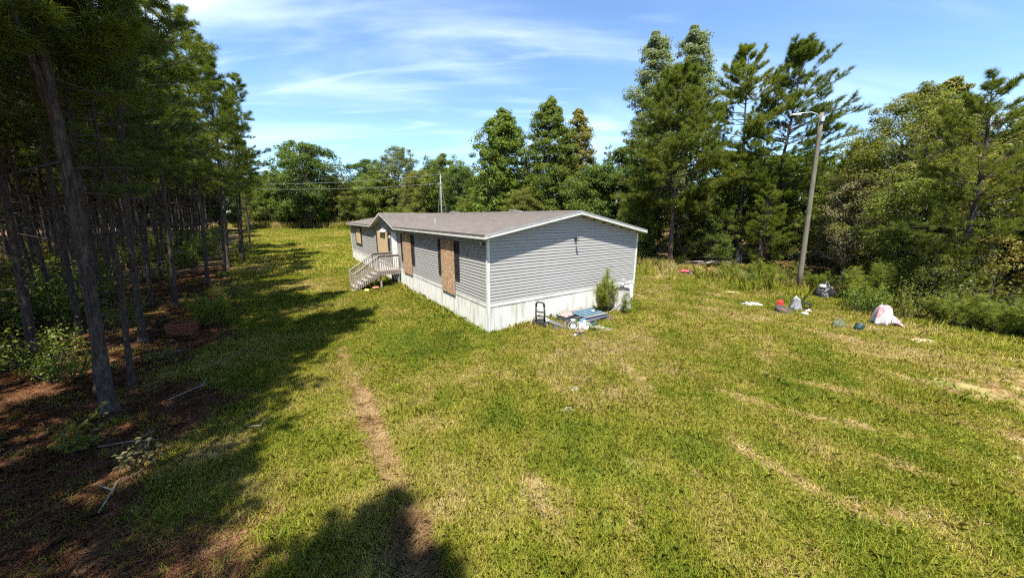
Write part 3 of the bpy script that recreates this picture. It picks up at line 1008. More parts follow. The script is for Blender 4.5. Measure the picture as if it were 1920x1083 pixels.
def build_walls():
    step = 0.1137
    zs = []
    z = Z_SID
    while z < Z_WALL - 0.02:
        zs.append((z, min(z + step, Z_WALL)))
        z += step

    def course(x0, x1, z0, z1):
        """one lap of siding lying along +x, face to -y"""
        return MB().hexa([(x0, -0.020, z0 + 0.013), (x1, -0.020, z0 + 0.013), (x1, 0.0, z0 + 0.013), (x0, 0.0, z0 + 0.013),
                          (x0, -0.005, z1 - 0.002), (x1, -0.005, z1 - 0.002), (x1, 0.0, z1 + 0.001), (x0, 0.0, z1 + 0.001)])
    # long front wall : face to -x
    w = MB().box(0.0, 0.08, 0.0, HL, 0.9, Z_WALL)
    k = 4.095
    w.add([(0.0, DC - DH, Z_WALL + .002), (0.0, DC + DH, Z_WALL + .002), (0.0, DC, k), (0.08, DC - DH, Z_WALL + .002), (0.08, DC + DH, Z_WALL + .002), (0.08, DC, k)],
          [(0, 2, 1), (3, 4, 5), (0, 1, 4, 3), (1, 2, 5, 4), (2, 0, 3, 5)])
    fw = w.build('wall', 'siding_lap_shade', HOME)
    R90 = (0, 0, -math.pi / 2)
    me = course(0.06, HL - 0.06, 0, step).mesh('siding_course', MAT['siding'])
    for z0, z1 in zs:
        link('siding_course', me, fw, (random.uniform(-.002, .001), HL, z0 + random.uniform(-.002, .002)), R90)
    z = Z_WALL + 0.004
    while z < k - 0.05:
        half = DH * (k - z) / (k - Z_WALL) - 0.10
        if half > 0.1:
            m2 = course(-half, half, 0, step).mesh('siding_course', MAT['siding'])
            link('siding_course', m2, fw, (0, DC, z), R90)
        z += step
    # gable end facing the camera : face to -y
    ka = ZR - 0.17
    sl = (ka - Z_WALL) / XR
    g = MB().box(0.0, HW, 0.0, 0.08, 0.9, Z_WALL)
    g.add([(0, 0.0, Z_WALL + .002), (HW, 0.0, Z_WALL + .002), (XR, 0.0, ka), (0, 0.08, Z_WALL + .002), (HW, 0.08, Z_WALL + .002), (XR, 0.08, ka)],
          [(0, 1, 2), (3, 5, 4), (0, 3, 4, 1), (1, 4, 5, 2), (2, 5, 3, 0)])
    gw = g.build('wall', 'siding_lap_shade', HOME)
    me = course(0.06, HW - 0.06, 0, step).mesh('siding_course', MAT['siding'])
    for z0, z1 in zs:
        link('siding_course', me, gw, (0, random.uniform(-.002, .001), z0 + random.uniform(-.002, .002)), (0, random.uniform(-.0006, .0006), 0))
    z = zs[-1][1]
    while z < ka - 0.04:
        x0 = (z - Z_WALL) / sl + 0.12 if z > Z_WALL else 0.12
        if HW - 2 * x0 > 0.2:
            link('siding_course', course(x0, HW - x0, 0, step).mesh('siding_course', MAT['siding']), gw, (0, 0, z))
        z += step
    # the two walls turned away
    b = MB().box(HW - 0.08, HW, 0.0, HL, 0.0, Z_WALL).box(0, HW, HL - 0.08, HL, 0.0, Z_WALL)
    b.add([(0, HL - .08, Z_WALL + .002), (HW, HL - .08, Z_WALL + .002), (XR, HL - .08, ka), (0, HL, Z_WALL + .002), (HW, HL, Z_WALL + .002), (XR, HL, ka)],
          [(0, 1, 2), (3, 5, 4), (0, 3, 4, 1), (1, 4, 5, 2), (2, 5, 3, 0)])
    b.build('wall', 'siding', HOME)
    # white corner posts and starter band
    for x, y, w1, zb in ((-0.032, -0.032, 0.10, 0.78), (HW - 0.07, -0.032, 0.10, 0.86), (-0.032, HL - 0.07, 0.10, 0.9)):
        MB().box(x, x + w1, y, y + w1, zb, Z_WALL - 0.002).build('corner_post', 'trim', HOME)
    MB().box(-0.028, -0.001, 0.072, HL - 0.072, Z_BAND, Z_SID).build('starter_band', 'trim', HOME)
    MB().box(0.072, HW - 0.074, -0.028, -0.001, Z_BAND, Z_SID).build('starter_band', 'trim', HOME)

    # ribbed skirting panels
    def panel(wd, h):
        pitch = 0.0683
        n = int(round(wd / pitch))
        prof = []
        for i in range(n):
            x = wd * i / n
            p = wd / n
            prof += [(x + 0.003, -0.016), (x + p * 0.55, -0.018), (x + p * 0.62, -0.001), (x + p * 0.92, -0.001)]
        prof.append((wd - 0.001, -0.016))
        m = MB()
        vs, fs = [], []
        for (x, y) in prof:
            vs += [(x, y, 0), (x, y, h)]
        for i in range(len(prof) - 1):
            fs.append((2 * i, 2 * i + 2, 2 * i + 3, 2 * i + 1))
        o = len(vs)
        vs += [(0, 0.004, 0), (0, 0.004, h), (wd, 0.004, 0), (wd, 0.004, h)]
        q = len(prof) * 2
        fs += [(o, o + 1, o + 3, o + 2), (0, 1, o + 1, o), (q - 2, o + 2, o + 3, q - 1)]
        return m.add(vs, fs)
    sk = MB().box(0.02, 0.05, 0.05, HL - 0.05, -0.05, 0.93).box(0.05, HW - 0.05, 0.02, 0.05, -0.05, 0.93).build('skirting', 'skirting', HOME)
    n = 61
    wd = HL / n
    me = panel(wd, 0.96).mesh('skirting_panel', MAT['skirting'])
    for i in range(n):
        link('skirting_panel', me, sk, (-0.001 + random.uniform(-.003, .003), HL - i * wd, -0.02 + random.uniform(-.006, .006)), (random.uniform(-.004, .004), 0, -math.pi / 2))
    n = 20
    wd = HW / n
    me = panel(wd, 0.96).mesh('skirting_panel', MAT['skirting'])
    for i in range(n):
        link('skirting_panel', me, sk, (i * wd, -0.001 + random.uniform(-.003, .003), -0.02 + random.uniform(-.006, .006)), (random.uniform(-.004, .004), 0, 0))
    MB().box(-0.03, -0.021, -0.04, 0.05, 0, 0.80).box(-0.03, 0.05, -0.04, -0.031, 0, 0.80).build('skirting_corner', 'skirting', HOME)


def build_roof():
    roof = MB()

    def slab(pts, th=0.06):
        n = len(pts)
        vs = [(x, y, z - 0.012) for x, y, z in pts] + [(x, y, z - th) for x, y, z in pts]
        roof.add(vs, [tuple(range(n)), tuple(range(2 * n - 1, n - 1, -1))] + [(i, i + n, (i + 1) % n + n, (i + 1) % n) for i in range(n)])
    y0, y1 = -RK, HL + RK
    slab([(-OV, y0, ZE), (-OV, DC - DH, ZE), (XR, DC, ZR), (XR, y0, ZR)])
    slab([(-OV, DC + DH, ZE), (-OV, y1, ZE), (XR, y1, ZR), (XR, DC, ZR)])
    slab([(XR, y0, ZR), (XR, y1, ZR), (HW + OV, y1, ZE), (HW + OV, y0, ZE)])
    slab([(-OV, DC - DH, ZE), (-OV, DC, ZR), (XR, DC, ZR)])
    slab([(-OV, DC + DH, ZE), (XR, DC, ZR), (-OV, DC, ZR)])
    ro = roof.build('roof', 'drip', HOME)
    s = MB()

    def strip(a, b, c, d):
        """a,b lower edge, c,d upper edge; lower edge lifted"""
        up = Vector((0, 0, 0.016))
        a2, b2 = Vector(a) + up, Vector(b) + up
        s.add([a, b, a2, b2, Vector(c) + Vector((0, 0, .002)), Vector(d) + Vector((0, 0, .002))], [(0, 1, 3, 2), (2, 3, 5, 4)])
    N = 30
    for i in range(N):
        u0, u1 = i / N, (i + 1) / N

        def X(u):
            return -OV + u * RUN

        def Z(u):
            return ZE + u * RISE
        strip((X(u0), y0, Z(u0)), (X(u0), DC - DH + u0 * DH, Z(u0)), (X(u1), y0, Z(u1)), (X(u1), DC - DH + u1 * DH, Z(u1)))
        strip((X(u0), DC + DH - u0 * DH, Z(u0)), (X(u0), y1, Z(u0)), (X(u1), DC + DH - u1 * DH, Z(u1)), (X(u1), y1, Z(u1)))
        strip((HW + OV - u0 * RUN, y1, Z(u0)), (HW + OV - u0 * RUN, y0, Z(u0)), (HW + OV - u1 * RUN, y1, Z(u1)), (HW + OV - u1 * RUN, y0, Z(u1)))
        for sg in (-1, 1):
            a = (-OV, DC + sg * DH * (1 - u0), Z(u0) + .003)
            b = (X(u0), DC + sg * DH * (1 - u0), Z(u0) + .003)
            c = (-OV, DC + sg * DH * (1 - u1), Z(u1) + .003)
            d = (X(u1), DC + sg * DH * (1 - u1), Z(u1) + .003)
            if sg < 0:
                strip(b, a, d, c)
            else:
                strip(a, b, c, d)
    sh = s.build('shingles', 'shingle', ro)
    sh['kind'] = 'stuff'
    # ridge caps
    rc = MB()
    k = 0
    y = y0
    while y < y1 - 0.05:
        z = ZR + 0.02 + 0.006 * (k % 2)
        rc.hexa([(XR - 0.15, y, z - 0.030), (XR + 0.15, y, z - 0.030), (XR + 0.15, y + .3, z - 0.034), (XR - 0.15, y + .3, z - 0.034),
                 (XR - 0.01, y, z + .002), (XR + 0.01, y, z + .002), (XR + 0.01, y + .3, z - .002), (XR - 0.01, y + .3, z - .002)])
        y += 0.26
        k += 1
    rc.build('ridge_cap', 'shingle', ro)['kind'] = 'stuff'

    def board(a, b, thick, depth, mat, name, drop=0.0):
        """hanging board along a-b: thick is a horizontal vector"""
        a, b, t = Vector(a), Vector(b), Vector(thick)
        dn = Vector((0, 0, -depth))
        q = Vector((0, 0, -drop))
        a, b = a + q, b + q
        return MB().hexa([a + dn, b + dn, b + t + dn, a + t + dn, a, b, b + t, a + t]).build(name, mat, ro)
    # eave fascia, front and back
    for ya, yb in ((y0 + .03, DC - DH + .02), (DC + DH - .02, y1 - .03)):
        board((-OV - .002, ya, ZE - .005), (-OV - .002, yb, ZE - .005), (0.022, 0, 0), 0.034, 'drip', 'drip_edge')
        board((-OV + .004, ya, ZE), (-OV + .004, yb, ZE), (0.018, 0, 0), 0.105, 'trim', 'fascia', 0.0392)
    board((HW + OV + .002, y0 + .03, ZE - .005), (HW + OV + .002, y1 - .03, ZE - .005), (-0.022, 0, 0), 0.13, 'trim', 'fascia')
    # rakes on both gable ends
    for yy, sg in ((y0, 1), (y1, -1)):
        for xa, xb in ((-OV - .012, XR), (HW + OV + .012, XR)):
            za = ZE - .004
            board((xa, yy - .004 * sg, za + .012), (xb, yy - .004 * sg, ZR + .012), (0, 0.024 * sg, 0), 0.055, 'rake_metal', 'drip_edge')
            board((xa, yy, za), (xb, yy, ZR), (0, 0.02 * sg, 0), 0.085, 'trim', 'fascia', 0.0445)
    # sloping soffit under the rake, level soffit under the eaves
    for xa, xb in ((-OV + .02, XR - .001), (HW + OV - .02, XR + .001)):
        m = MB()
        za, zb = ZE - 0.115, ZR - 0.115 - 0.02 * RISE / RUN
        m.hexa([(xa, y0 + .021, za - .012), (xb, y0 + .021, zb - .012), (xb, -0.001, zb - .012), (xa, -0.001, za - .012),
                (xa, y0 + .021, za), (xb, y0 + .021, zb), (xb, -0.001, zb), (xa, -0.001, za)])
        m.build('soffit', 'soffit', ro)
    for ya, yb in ((0.0, DC - DH), (DC + DH, HL)):
        MB().box(-OV + .023, -0.001, ya, yb, ZE - .135, ZE - .122).build('soffit', 'soffit', ro)
    # entrance cross gable: rakes and soffit
    for sg in (-1, 1):
        a = (-OV - .004, DC + sg * (DH + .01), ZE - .002)
        b = (-OV - .004, DC, ZR - .002 + 0.0)
        board((a[0], a[1], a[2] + .016), (b[0], b[1], b[2] + .016), (0.024, 0, 0), 0.03, 'drip', 'drip_edge')
        board(a, b, (0.022, 0, 0), 0.10, 'trim', 'fascia', 0.0145)
        m = MB()
        ya, yb = DC + sg * (DH - .03), DC
        za, zb = ZE - .12, ZR - .125
        m.hexa([(-OV + .02, ya, za - .012), (-.001, ya, za - .012), (-.001, yb, zb - .012), (-OV + .02, yb, zb - .012),
                (-OV + .02, ya, za), (-.001, ya, za), (-.001, yb, zb), (-OV + .02, yb, zb)])
        m.build('soffit', 'soffit', ro)
    # vents
    p = MB().tube([(0.89, 6.65, 3.66), (0.89, 6.65, 3.93)], 0.04, 12).build('vent_pipe', 'white_plastic', ro)
    p['label'] = 'white plastic vent pipe'
    MB().lathe([(0.14, 0), (0.10, 0.03), (0.055, 0.07), (0.045, 0.09)], 14, (0.89, 6.65, 3.665)).build('pipe_flashing', 'drip', ro)
    for yy in (4.8, 12.0, 20.5):
        m = MB().box(XR + .22, XR + .66, yy - .22, yy + .22, ZR - .16, ZR + .075)
        m.hexa([(XR + .15, yy - .26, ZR + .07), (XR + .74, yy - .26, ZR + .03), (XR + .74, yy + .26, ZR + .03), (XR + .15, yy + .26, ZR + .07),
                (XR + .20, yy - .22, ZR + .125), (XR + .70, yy - .22, ZR + .08), (XR + .70, yy + .22, ZR + .08), (XR + .20, yy + .22, ZR + .125)])
        m.build('roof_vent', 'drip', ro)


def build_openings():
    def shutter(win, y0, y1, z0, z1):
        m = MB()
        x = -0.048
        fr = 0.045
        m.box(x, -0.022, y0, y0 + fr, z0, z1).box(x, -0.022, y1 - fr, y1, z0, z1)
        m.box(x, -0.022, y0 + fr, y1 - fr, z0, z0 + fr).box(x, -0.022, y0 + fr, y1 - fr, z1 - fr, z1)
        m.box(-0.03, -0.022, y0 + fr, y1 - fr, z0 + fr, z1 - fr)
        k = int((z1 - z0 - 2 * fr) / 0.07)
        for i in range(k):
            z = z0 + fr + (z1 - z0 - 2 * fr) * (i + .5) / k
            m.hexa([(x + .004, y0 + fr, z - .03), (x + .004, y1 - fr, z - .03), (-.031, y1 - fr, z - .02), (-.031, y0 + fr, z - .02),
                    (x + .004, y0 + fr, z - .018), (x + .004, y1 - fr, z - .018), (-.031, y1 - fr, z + .03), (-.031, y0 + fr, z + .03)])
        m.build('shutter', 'shutter', win)

    def window(y0, y1, z0, z1, board, mat, shutters, frame='trim', lab=None):
        m = MB()
        for a, b, c, d in ((y0, y0 + .06, z0, z1), (y1 - .06, y1, z0, z1), (y0 + .06, y1 - .06, z0, z0 + .06), (y0 + .06, y1 - .06, z1 - .06, z1)):
            m.box(-0.04, -0.021, a, b, c, d)
        w = m.build('window', frame, HOME)
        MB().box(-0.03, -0.0215, y0 + .06, y1 - .06, z0 + .06, z1 - .06).build('pane', 'glass', w)
        by0, by1, bz0, bz1, tiltz = board
        q = MB().box(-0.012, 0.0, -(by1 - by0) / 2, (by1 - by0) / 2, -(bz1 - bz0) / 2, (bz1 - bz0) / 2)
        bo = q.build('board', mat, w, loc=(-0.052, (by0 + by1) / 2, (bz0 + bz1) / 2))
        bo.rotation_euler = (tiltz, 0, 0)
        if lab:
            bo['label'] = lab
        for sh in shutters:
            shutter(w, *sh)
    window(2.62, 3.72, 1.6, 3.06, (2.53, 3.83, 0.90, 3.10, 0.004), 'osb', [(2.12, 2.50, 1.57, 3.09), (3.845, 4.19, 1.57, 3.09)], lab='tall rough flake board hung below the window sill')
    window(7.92, 9.0, 1.6, 3.06, (7.80, 9.18, 0.96, 3.10, -0.004), 'osb', [(7.34, 7.76, 1.57, 3.09), (9.2, 9.55, 1.57, 3.09)], lab='stained tall flake board over the window')
    window(12.3, 14.9, 1.6, 3.06, (12.28, 14.85, 1.62, 3.08, 0.0), 'plywood', [(11.86, 12.24, 1.57, 3.09), (14.89, 15.25, 1.57, 3.09)])
    window(20.35, 22.6, 1.70, 3.12, (20.55, 22.35, 1.80, 3.02, 0.0), 'plywood', [], frame='shutter')
    MB().box(-0.047, -0.0405, 20.25, 22.7, 1.62, 1.70).box(-0.047, -0.0405, 20.22, 20.35, 1.70, 3.14).box(-0.047, -0.0405, 22.6, 22.73, 1.70, 3.14).build('window_casing', 'shutter', HOME)
    # door with its frame, beside the porch
    d = MB().box(-0.03, -0.021, 10.42, 11.28, 1.08, 3.06)
    for (a, b, c, e) in ((10.53, 10.8, 2.15, 2.9), (10.9, 11.17, 2.15, 2.9), (10.53, 10.8, 1.25, 1.95), (10.9, 11.17, 1.25, 1.95)):
        d.box(-0.038, -0.0305, a, b, c, e)
    d = d.build('door', 'door', HOME)
    MB().box(-0.05, -0.0212, 10.34, 10.42, 1.05, 3.14).box(-0.05, -0.0212, 11.28, 11.36, 1.05, 3.14).box(-0.05, -0.0212, 10.42, 11.28, 3.06, 3.14).build('door_frame', 'trim', d)
    MB().tube([(-0.09, 10.52, 2.02), (-0.038, 10.52, 2.02)], [0.03, 0.014], 10).build('handle', 'galv', d)
    # crooked white lamp canopy above the wide boarded window
    lm = MB()
    lm.hexa([(-0.20, 12.6, 3.06), (-0.03, 12.6, 3.12), (-0.03, 13.9, 3.12), (-0.20, 13.9, 3.06), (-0.16, 12.75, 3.10), (-0.03, 12.7, 3.22), (-0.03, 13.8, 3.22), (-0.16, 13.7, 3.10)])
    lm.box(-0.12, -0.07, 13.2, 13.28, 2.93, 3.07)
    lm.build('window_hood', 'white_plastic', HOME)
    # porch lamp by the door, soffit floodlight, gable fixture, dryer vent
    MB().lathe([(0.03, 0), (0.06, .03), (0.065, .12), (0.03, .16)], 10, (-0.10, 11.58, 2.72)).build('wall_lamp', 'white_plastic', HOME)
    f = MB().lathe([(0.02, 0.0), (0.035, 0.02), (0.055, 0.10), (0.05, 0.11)], 12, (-0.14, 0.30, 3.20), Matrix.Rotation(2.3, 3, 'Y')).build('floodlight', 'white_plastic', HOME)
    MB().cbox((-0.05, 0.16, 3.13), (0.06, 0.06, 0.09)).build('mount', 'black_plastic', f)
    g = MB().cbox((4.09, -0.045, 3.20), (0.12, 0.05, 0.10)).tube([(4.09, -.06, 3.2), (4.06, -0.16, 3.19)], 0.02, 8)
    g.lathe([(0.025, 0), (0.05, .05), (0.055, .10)], 10, (4.06, -0.15, 3.21), Matrix.Rotation(2.6, 3, 'X'))
    g.build('security_lamp', 'black_plastic', HOME)
    MB().box(7.20, 7.40, -0.10, -0.03, 0.98, 1.20).build('vent_cover', 'white_plastic', HOME)


build_walls()
build_roof()
build_openings()


def build_porch():
    R = thing('wooden_porch', 'weathered grey wooden porch and steps with railings at the front door', 'porch', (A0[0], A0[1], 0), TH)
    x0, x1, y0, y1, zt = -1.25, -0.04, 9.92, 11.36, 0.97
    nb = 8
    w = (x1 - x0) / nb
    for i in range(nb):
        MB().box(x0 + i * w + .004, x0 + (i + 1) * w - .004, y0 - .02, y1 + .02, zt - .032 + random.uniform(-.003, .003), zt).build('deck_board', 'wood_grey', R)
    for xx in (x0 + .02, x1 - .06):
        MB().box(xx, xx + .04, y0 + .042, y1 - .042, zt - .19, zt - .034).build('joist', 'wood_grey', R)
    for yy in (y0, y1 - .04):
        MB().box(x0, x1, yy, yy + .04, zt - .19, zt - .034).build('joist', 'wood_grey', R)
    zr = zt + 0.95
    for xx, yy, h in ((-0.16, y0 + .09, zr - .04), (x0 + .09, y0 + .09, zr - .04), (x0 + .09, y1 - .09, zr - .04), (-0.16, y1 - .09, zr - .04)):
        MB().box(xx - .045, xx + .045, yy - .045, yy + .045, -0.05, zt - .036).build('post', 'wood_grey', R)
    for yy, mat in ((y0 - .03, 'wood_grey'), (y1 + .01, 'wood_brown')):
        MB().box(x0 - .02, x1 - .02, yy - .04, yy + .07, zr - .035, zr).build('handrail', mat if yy > 10.5 else 'wood_grey', R)
        MB().box(x0, x1 - .04, yy + .02, yy + .05, zr - .13, zr - .037).build('rail', 'wood_grey', R)
    n = 10
    for yy in (y0 - .034, y1 + .034):
        for i in range(n):
            x = x0 + .03 + (x1 - x0 - .12) * i / (n - 1)
            MB().box(x - .019, x + .019, yy - .018, yy + .018, zt - .22 + random.uniform(-.015, .015), zr - .04).build('baluster', 'wood_grey', R)
    # steps going down away from the wall
    ns = 6
    run, rise = 0.255, zt / (ns + 0.0)
    ya, yb = y0 + .02, y1 - .16
    for i in range(1, ns):
        x = x0 - (i - 1) * run
        z = zt - i * rise
        MB().box(x - run - .02, x - run / 2 - .012, ya, yb, z - .035, z).build('tread', 'wood_grey', R)
        MB().box(x - run / 2 - .008, x - .005, ya, yb, z - .035, z + random.uniform(-.003, .003)).build('tread', 'wood_grey', R)
    xb = x0 - (ns - 1) * run - .05
    for yy in (ya - .035, yb + .002):
        MB().hexa([(x0, yy, zt - .30), (x0, yy + .033, zt - .30), (x0, yy + .033, zt - .035), (x0, yy, zt - .035),
                   (xb, yy, -.02), (xb, yy + .033, -.02), (xb, yy + .033, rise - .03), (xb, yy, rise - .03)]).build('stringer', 'wood_grey', R)
    MB().box(xb - .16, xb + .05, ya - .1, yb + .1, -0.03, 0.05).build('step_pad', 'wood_grey', R)
    for yy in (ya - .075, yb + .075):
        a, b = Vector((x0 + .02, yy, zr - .03)), Vector((xb - .03, yy, rise + .80))
        MB().beam(a, b, .11, .036).build('handrail', 'wood_grey', R)
        m = 13
        for i in range(m):
            k = (i + .5) / m
            p = a.lerp(b, k)
            zb_ = (zt - .2) * (1 - k) + 0.02 * k
            MB().box(p.x - .018, p.x + .018, yy - .018, yy + .018, zb_, p.z - .022).build('baluster', 'wood_grey', R)
        MB().box(xb - .02, xb + .06, yy - .04, yy + .04, -0.03, b.z - .01 + .02).build('post', 'wood_grey', R)
    # under the steps
    px, py = hw(-1.6, 9.45)
    pot = thing('clay_pot', 'small terracotta plant pot in the grass by the porch steps', 'plant pot', (px, py, 0.0))
    MB().lathe([(0.10, 0), (0.15, 0.18), (0.17, 0.18), (0.17, 0.23), (0.145, 0.23), (0.14, 0.19)], 18, closed=False).build('pot', 'clay', pot, True)
    MB().lathe([(0.02, 0.19), (0.142, 0.195)], 18).build('soil', 'dark_wood', pot)
    px, py = hw(-2.05, 9.62)
    fo = MB().grid(lambda u, v: ((u - .5) * .34, (v - .5) * .24, 0.16 * math.sin(math.pi * u) ** .6 * math.sin(math.pi * v) ** .6 + 0.02 * math.sin(13 * u + 7 * v) - 0.01), 8, 7)
    tag(fo.build('foam_lump', 'straw_yellow', None, True, (px, py, 0)), 'yellowish lump of old foam beside the porch steps', 'foam')


build_porch()

# ---------------------------------------------------------------- trees


def pine_data(seed, H, cb, R, mat, bark='bark_pine', r0=0.17, dead=26, step=0.5, per=(3, 5), tn=16, tl=0.25, tw=0.015, sub=9, tufts=5, bend=0.25, full=1.2, gap=0.1, fork=False):
    """trunk, limbs and crown meshes of one pine standing on the origin"""
    rng = np.random.default_rng(seed)
    random.seed(seed)
    ph = rng.uniform(0, 6.28)
    k = 14

    def axis(z):
        u = z / H
        return np.array([bend * math.sin(u * 3.0 + ph) * u - bend * math.sin(ph) * u * 0.4, bend * math.cos(u * 2.3 + ph) * u, z])
    zl = [-0.15, 0.06, 0.22, 0.5] + [1.0 + (H - 1.05) * i / k for i in range(k + 1)]
    path = [axis(z) for z in zl]
    rad = [r0 * (1 + 0.75 * math.exp(-max(z, 0) / 0.22)) * max(0.06, 1 - max(z, 0) / H) ** 0.75 for z in zl]
    tr = MB().tube(path, rad, 12, wob=0.05)
    if fork:
        z0 = fork
        p0 = axis(z0)
        tr.tube([p0 + np.array([0, 0, -.3]), p0 + np.array([.16, .05, .7]), p0 + np.array([.42, .12, 2.2]), p0 + np.array([.5, .2, 5.0])], [r0 * .6, r0 * .5, r0 * .42, r0 * .12], 10, wob=.05)
    lim = MB()
    # dead branch stubs on the bare stem
    for i in range(dead):
        z = rng.uniform(1.6, cb + 0.6)
        a = rng.uniform(0, 6.28)
        L = rng.uniform(0.25, 1.5) * (0.6 + 0.6 * z / cb)
        p = axis(z)
        d = np.array([math.cos(a), math.sin(a), rng.uniform(-0.25, 0.35)])
        q = [p, p + d * L * .5 + np.array([0, 0, rng.normal(0, .04)]), p + d * L + np.array([0, 0, rng.normal(-.06, .1)])]
        lim.tube(q, [0.016, 0.010, 0.004], 4, cap=False)
        if L > 0.8:
            e = q[1]
            d2 = unit(d + rng.normal(0, .5, 3)) * L * .4
            lim.tube([e, e + d2], [0.008, 0.003], 4, cap=False)
    P, D = [], []
    z = cb
    while z < H - 0.15:
        u = (z - cb) / (H - cb)
        prof = min(1.0, 0.55 + 2.2 * u) * (1 - u ** full) ** 0.8
        for b in range(rng.integers(*per)):
            if rng.random() < gap:
                continue
            a = rng.uniform(0, 6.28)
            L = max(0.35, R * prof * rng.uniform(0.6, 1.15))
            el = math.radians(rng.uniform(-10, 12) + 34 * u ** 1.5)
            p = axis(z + rng.uniform(-.2, .2))
            d0 = np.array([math.cos(a) * math.cos(el), math.sin(a) * math.cos(el), math.sin(el)])
            pts = [p]
            d = d0.copy()
            m = 5
            for i in range(m):
                d = unit(d + rng.normal(0, 0.10, 3) + np.array([0, 0, 0.07]))
                pts.append(pts[-1] + d * L / m)
            rb = 0.009 + 0.008 * L
            lim.tube(pts, [rb * (1 - .8 * i / m) for i in range(m + 1)], 5, cap=False)
            pts = np.array(pts)
            n2 = max(2, int(sub * (0.45 + 0.55 * L / R)))
            for q in range(n2):
                t = 0.30 + 0.70 * (q + rng.random()) / n2
                i = min(int(t * m), m - 1)
                base = pts[i] + (pts[i + 1] - pts[i]) * (t * m - i)
                dd = unit(pts[i + 1] - pts[i])
                sd = unit(np.cross(dd, [0, 0, 1])) * (1 if q % 2 else -1)
                bd = unit(dd * 0.7 + sd * rng.uniform(.3, 1.0) + np.array([0, 0, rng.uniform(-.05, .45)]))
                bl = L * 0.32 * (1.15 - t * 0.6) * rng.uniform(.6, 1.2)
                if bl > 0.28:
                    lim.tube([base, base + bd * bl], [0.008, 0.003], 3, cap=False)
                for w in range(tufts):
                    tt = 0.4 + 0.6 * (w + rng.random()) / tufts
                    P.append(base + bd * bl * tt + rng.normal(0, .03, 3))
                    D.append(unit(bd + np.array([0, 0, .35]) + rng.normal(0, .25, 3)))
            P.append(pts[-1])
            D.append(unit(d + np.array([0, 0, .3])))
        z += step * rng.uniform(0.75, 1.25)
    V = needles_verts(np.array(P), np.array(D), rng, tn, tl, tw)
    return {'trunk': tr.mesh('trunk', MAT[bark], True), 'limbs': lim.mesh('limbs', MAT['twig'], True),
            'crown': np_mesh('crown', V, 3, MAT[mat]), 'H': H}


def broad_data(seed, H, R, cb, shape, nclump, per, leaf, mat, bark='bark_grey', r0=0.16, crad=0.75, sub=1, limbs=0.35):
    """trunk, limbs and crown of a broad-leaved tree"""
    rng = np.random.default_rng(seed)
    random.seed(seed)
    lob = rng.uniform(0, 6.28, 5)

    def env(u, a):
        if shape == 'round':
            e = math.sqrt(max(0.0, 1 - ((u - 0.45) / 0.58) ** 2))
        elif shape == 'cone':
            e = min(1.0, 0.5 + 2.2 * u) * (1 - u) ** 0.72 * 1.08 + 0.03
        elif shape == 'ovoid':
            e = min(1.0, 0.65 + 2.0 * u) * max(0.0, 1 - u ** 3.3) ** 0.72
        elif shape == 'spire':
            e = min(1.0, 0.65 + 1.6 * u) * (1 - u) ** 0.55 * 0.95 + 0.05
        else:
            e = 0.55 + 0.45 * math.sin(u * 3.0)
        return e * (1 + 0.18 * math.sin(3 * a + lob[0] + 4 * u) + 0.12 * math.sin(5 * a + lob[1] - 7 * u))
    cen, sz = [], []
    while len(cen) < nclump:
        u = rng.random() ** (0.9 if shape in ('round', 'ovoid') else 1.25)
        a = rng.uniform(0, 6.28)
        q = rng.random() ** 0.45
        e = env(u, a)
        if rng.random() > 0.25 + e:
            continue
        r = R * e * q
        cen.append((r * math.cos(a), r * math.sin(a), cb + (H - cb) * u + rng.normal(0, .1)))
        sz.append(crad * rng.uniform(.55, 1.2) * (0.55 + 0.45 * e))
    cen = np.array(cen)
    sz = np.array(sz)
    k = 9
    wob = rng.normal(0, 0.10, (k + 1, 2)).cumsum(0) * 0.6
    wob -= wob[0]
    top = H * 0.93
    path = [np.array([wob[i, 0], wob[i, 1], -0.15 + top * i / k]) for i in range(k + 1)]
    tr = MB().tube(path, [r0 * (1.3 if i == 0 else 1) * max(.05, (1 - i / k) ** .85) for i in range(k + 1)], 10, wob=.05)
    lim = MB()
    for i in range(nclump):
        if rng.random() > limbs:
            continue
        c = cen[i]
        zb = max(cb * 0.75, c[2] - np.hypot(c[0], c[1]) * rng.uniform(.6, 1.3) - 0.3)
        j = min(int((zb + .15) / top * k), k - 1)
        b = path[j] + (path[j + 1] - path[j]) * ((zb + .15) / top * k - j)
        m = (b + c) / 2 + np.array([0, 0, .12]) + rng.normal(0, .12, 3)
        rr = 0.012 + 0.010 * np.linalg.norm(c - b)
        lim.tube([b, m, c], [rr, rr * .65, .006], 5, cap=False)
        for _ in range(2):
            e = c + rng.normal(0, .5, 3) * sz[i]
            lim.tube([m * .3 + c * .7, e], [rr * .4, .004], 3, cap=False)
    n = nclump * per
    ci = np.repeat(np.arange(nclump), per)
    off = unit(rng.normal(size=(n, 3))) * rng.random((n, 1)) ** 0.5
    off *= np.stack([np.ones(n), np.ones(n), np.full(n, .62)], 1)
    C = cen[ci] + off * sz[ci][:, None]
    nr = unit(off * 0.9 + rng.normal(0, .42, (n, 3)) + np.array([0, 0, 0.6]))
    V = leaves_verts(C, nr, leaf, rng)
    return {'trunk': tr.mesh('trunk', MAT[bark], True), 'limbs': lim.mesh('limbs', MAT[bark], True),
            'crown': np_mesh('crown', V, 4, MAT[mat]), 'H': H}


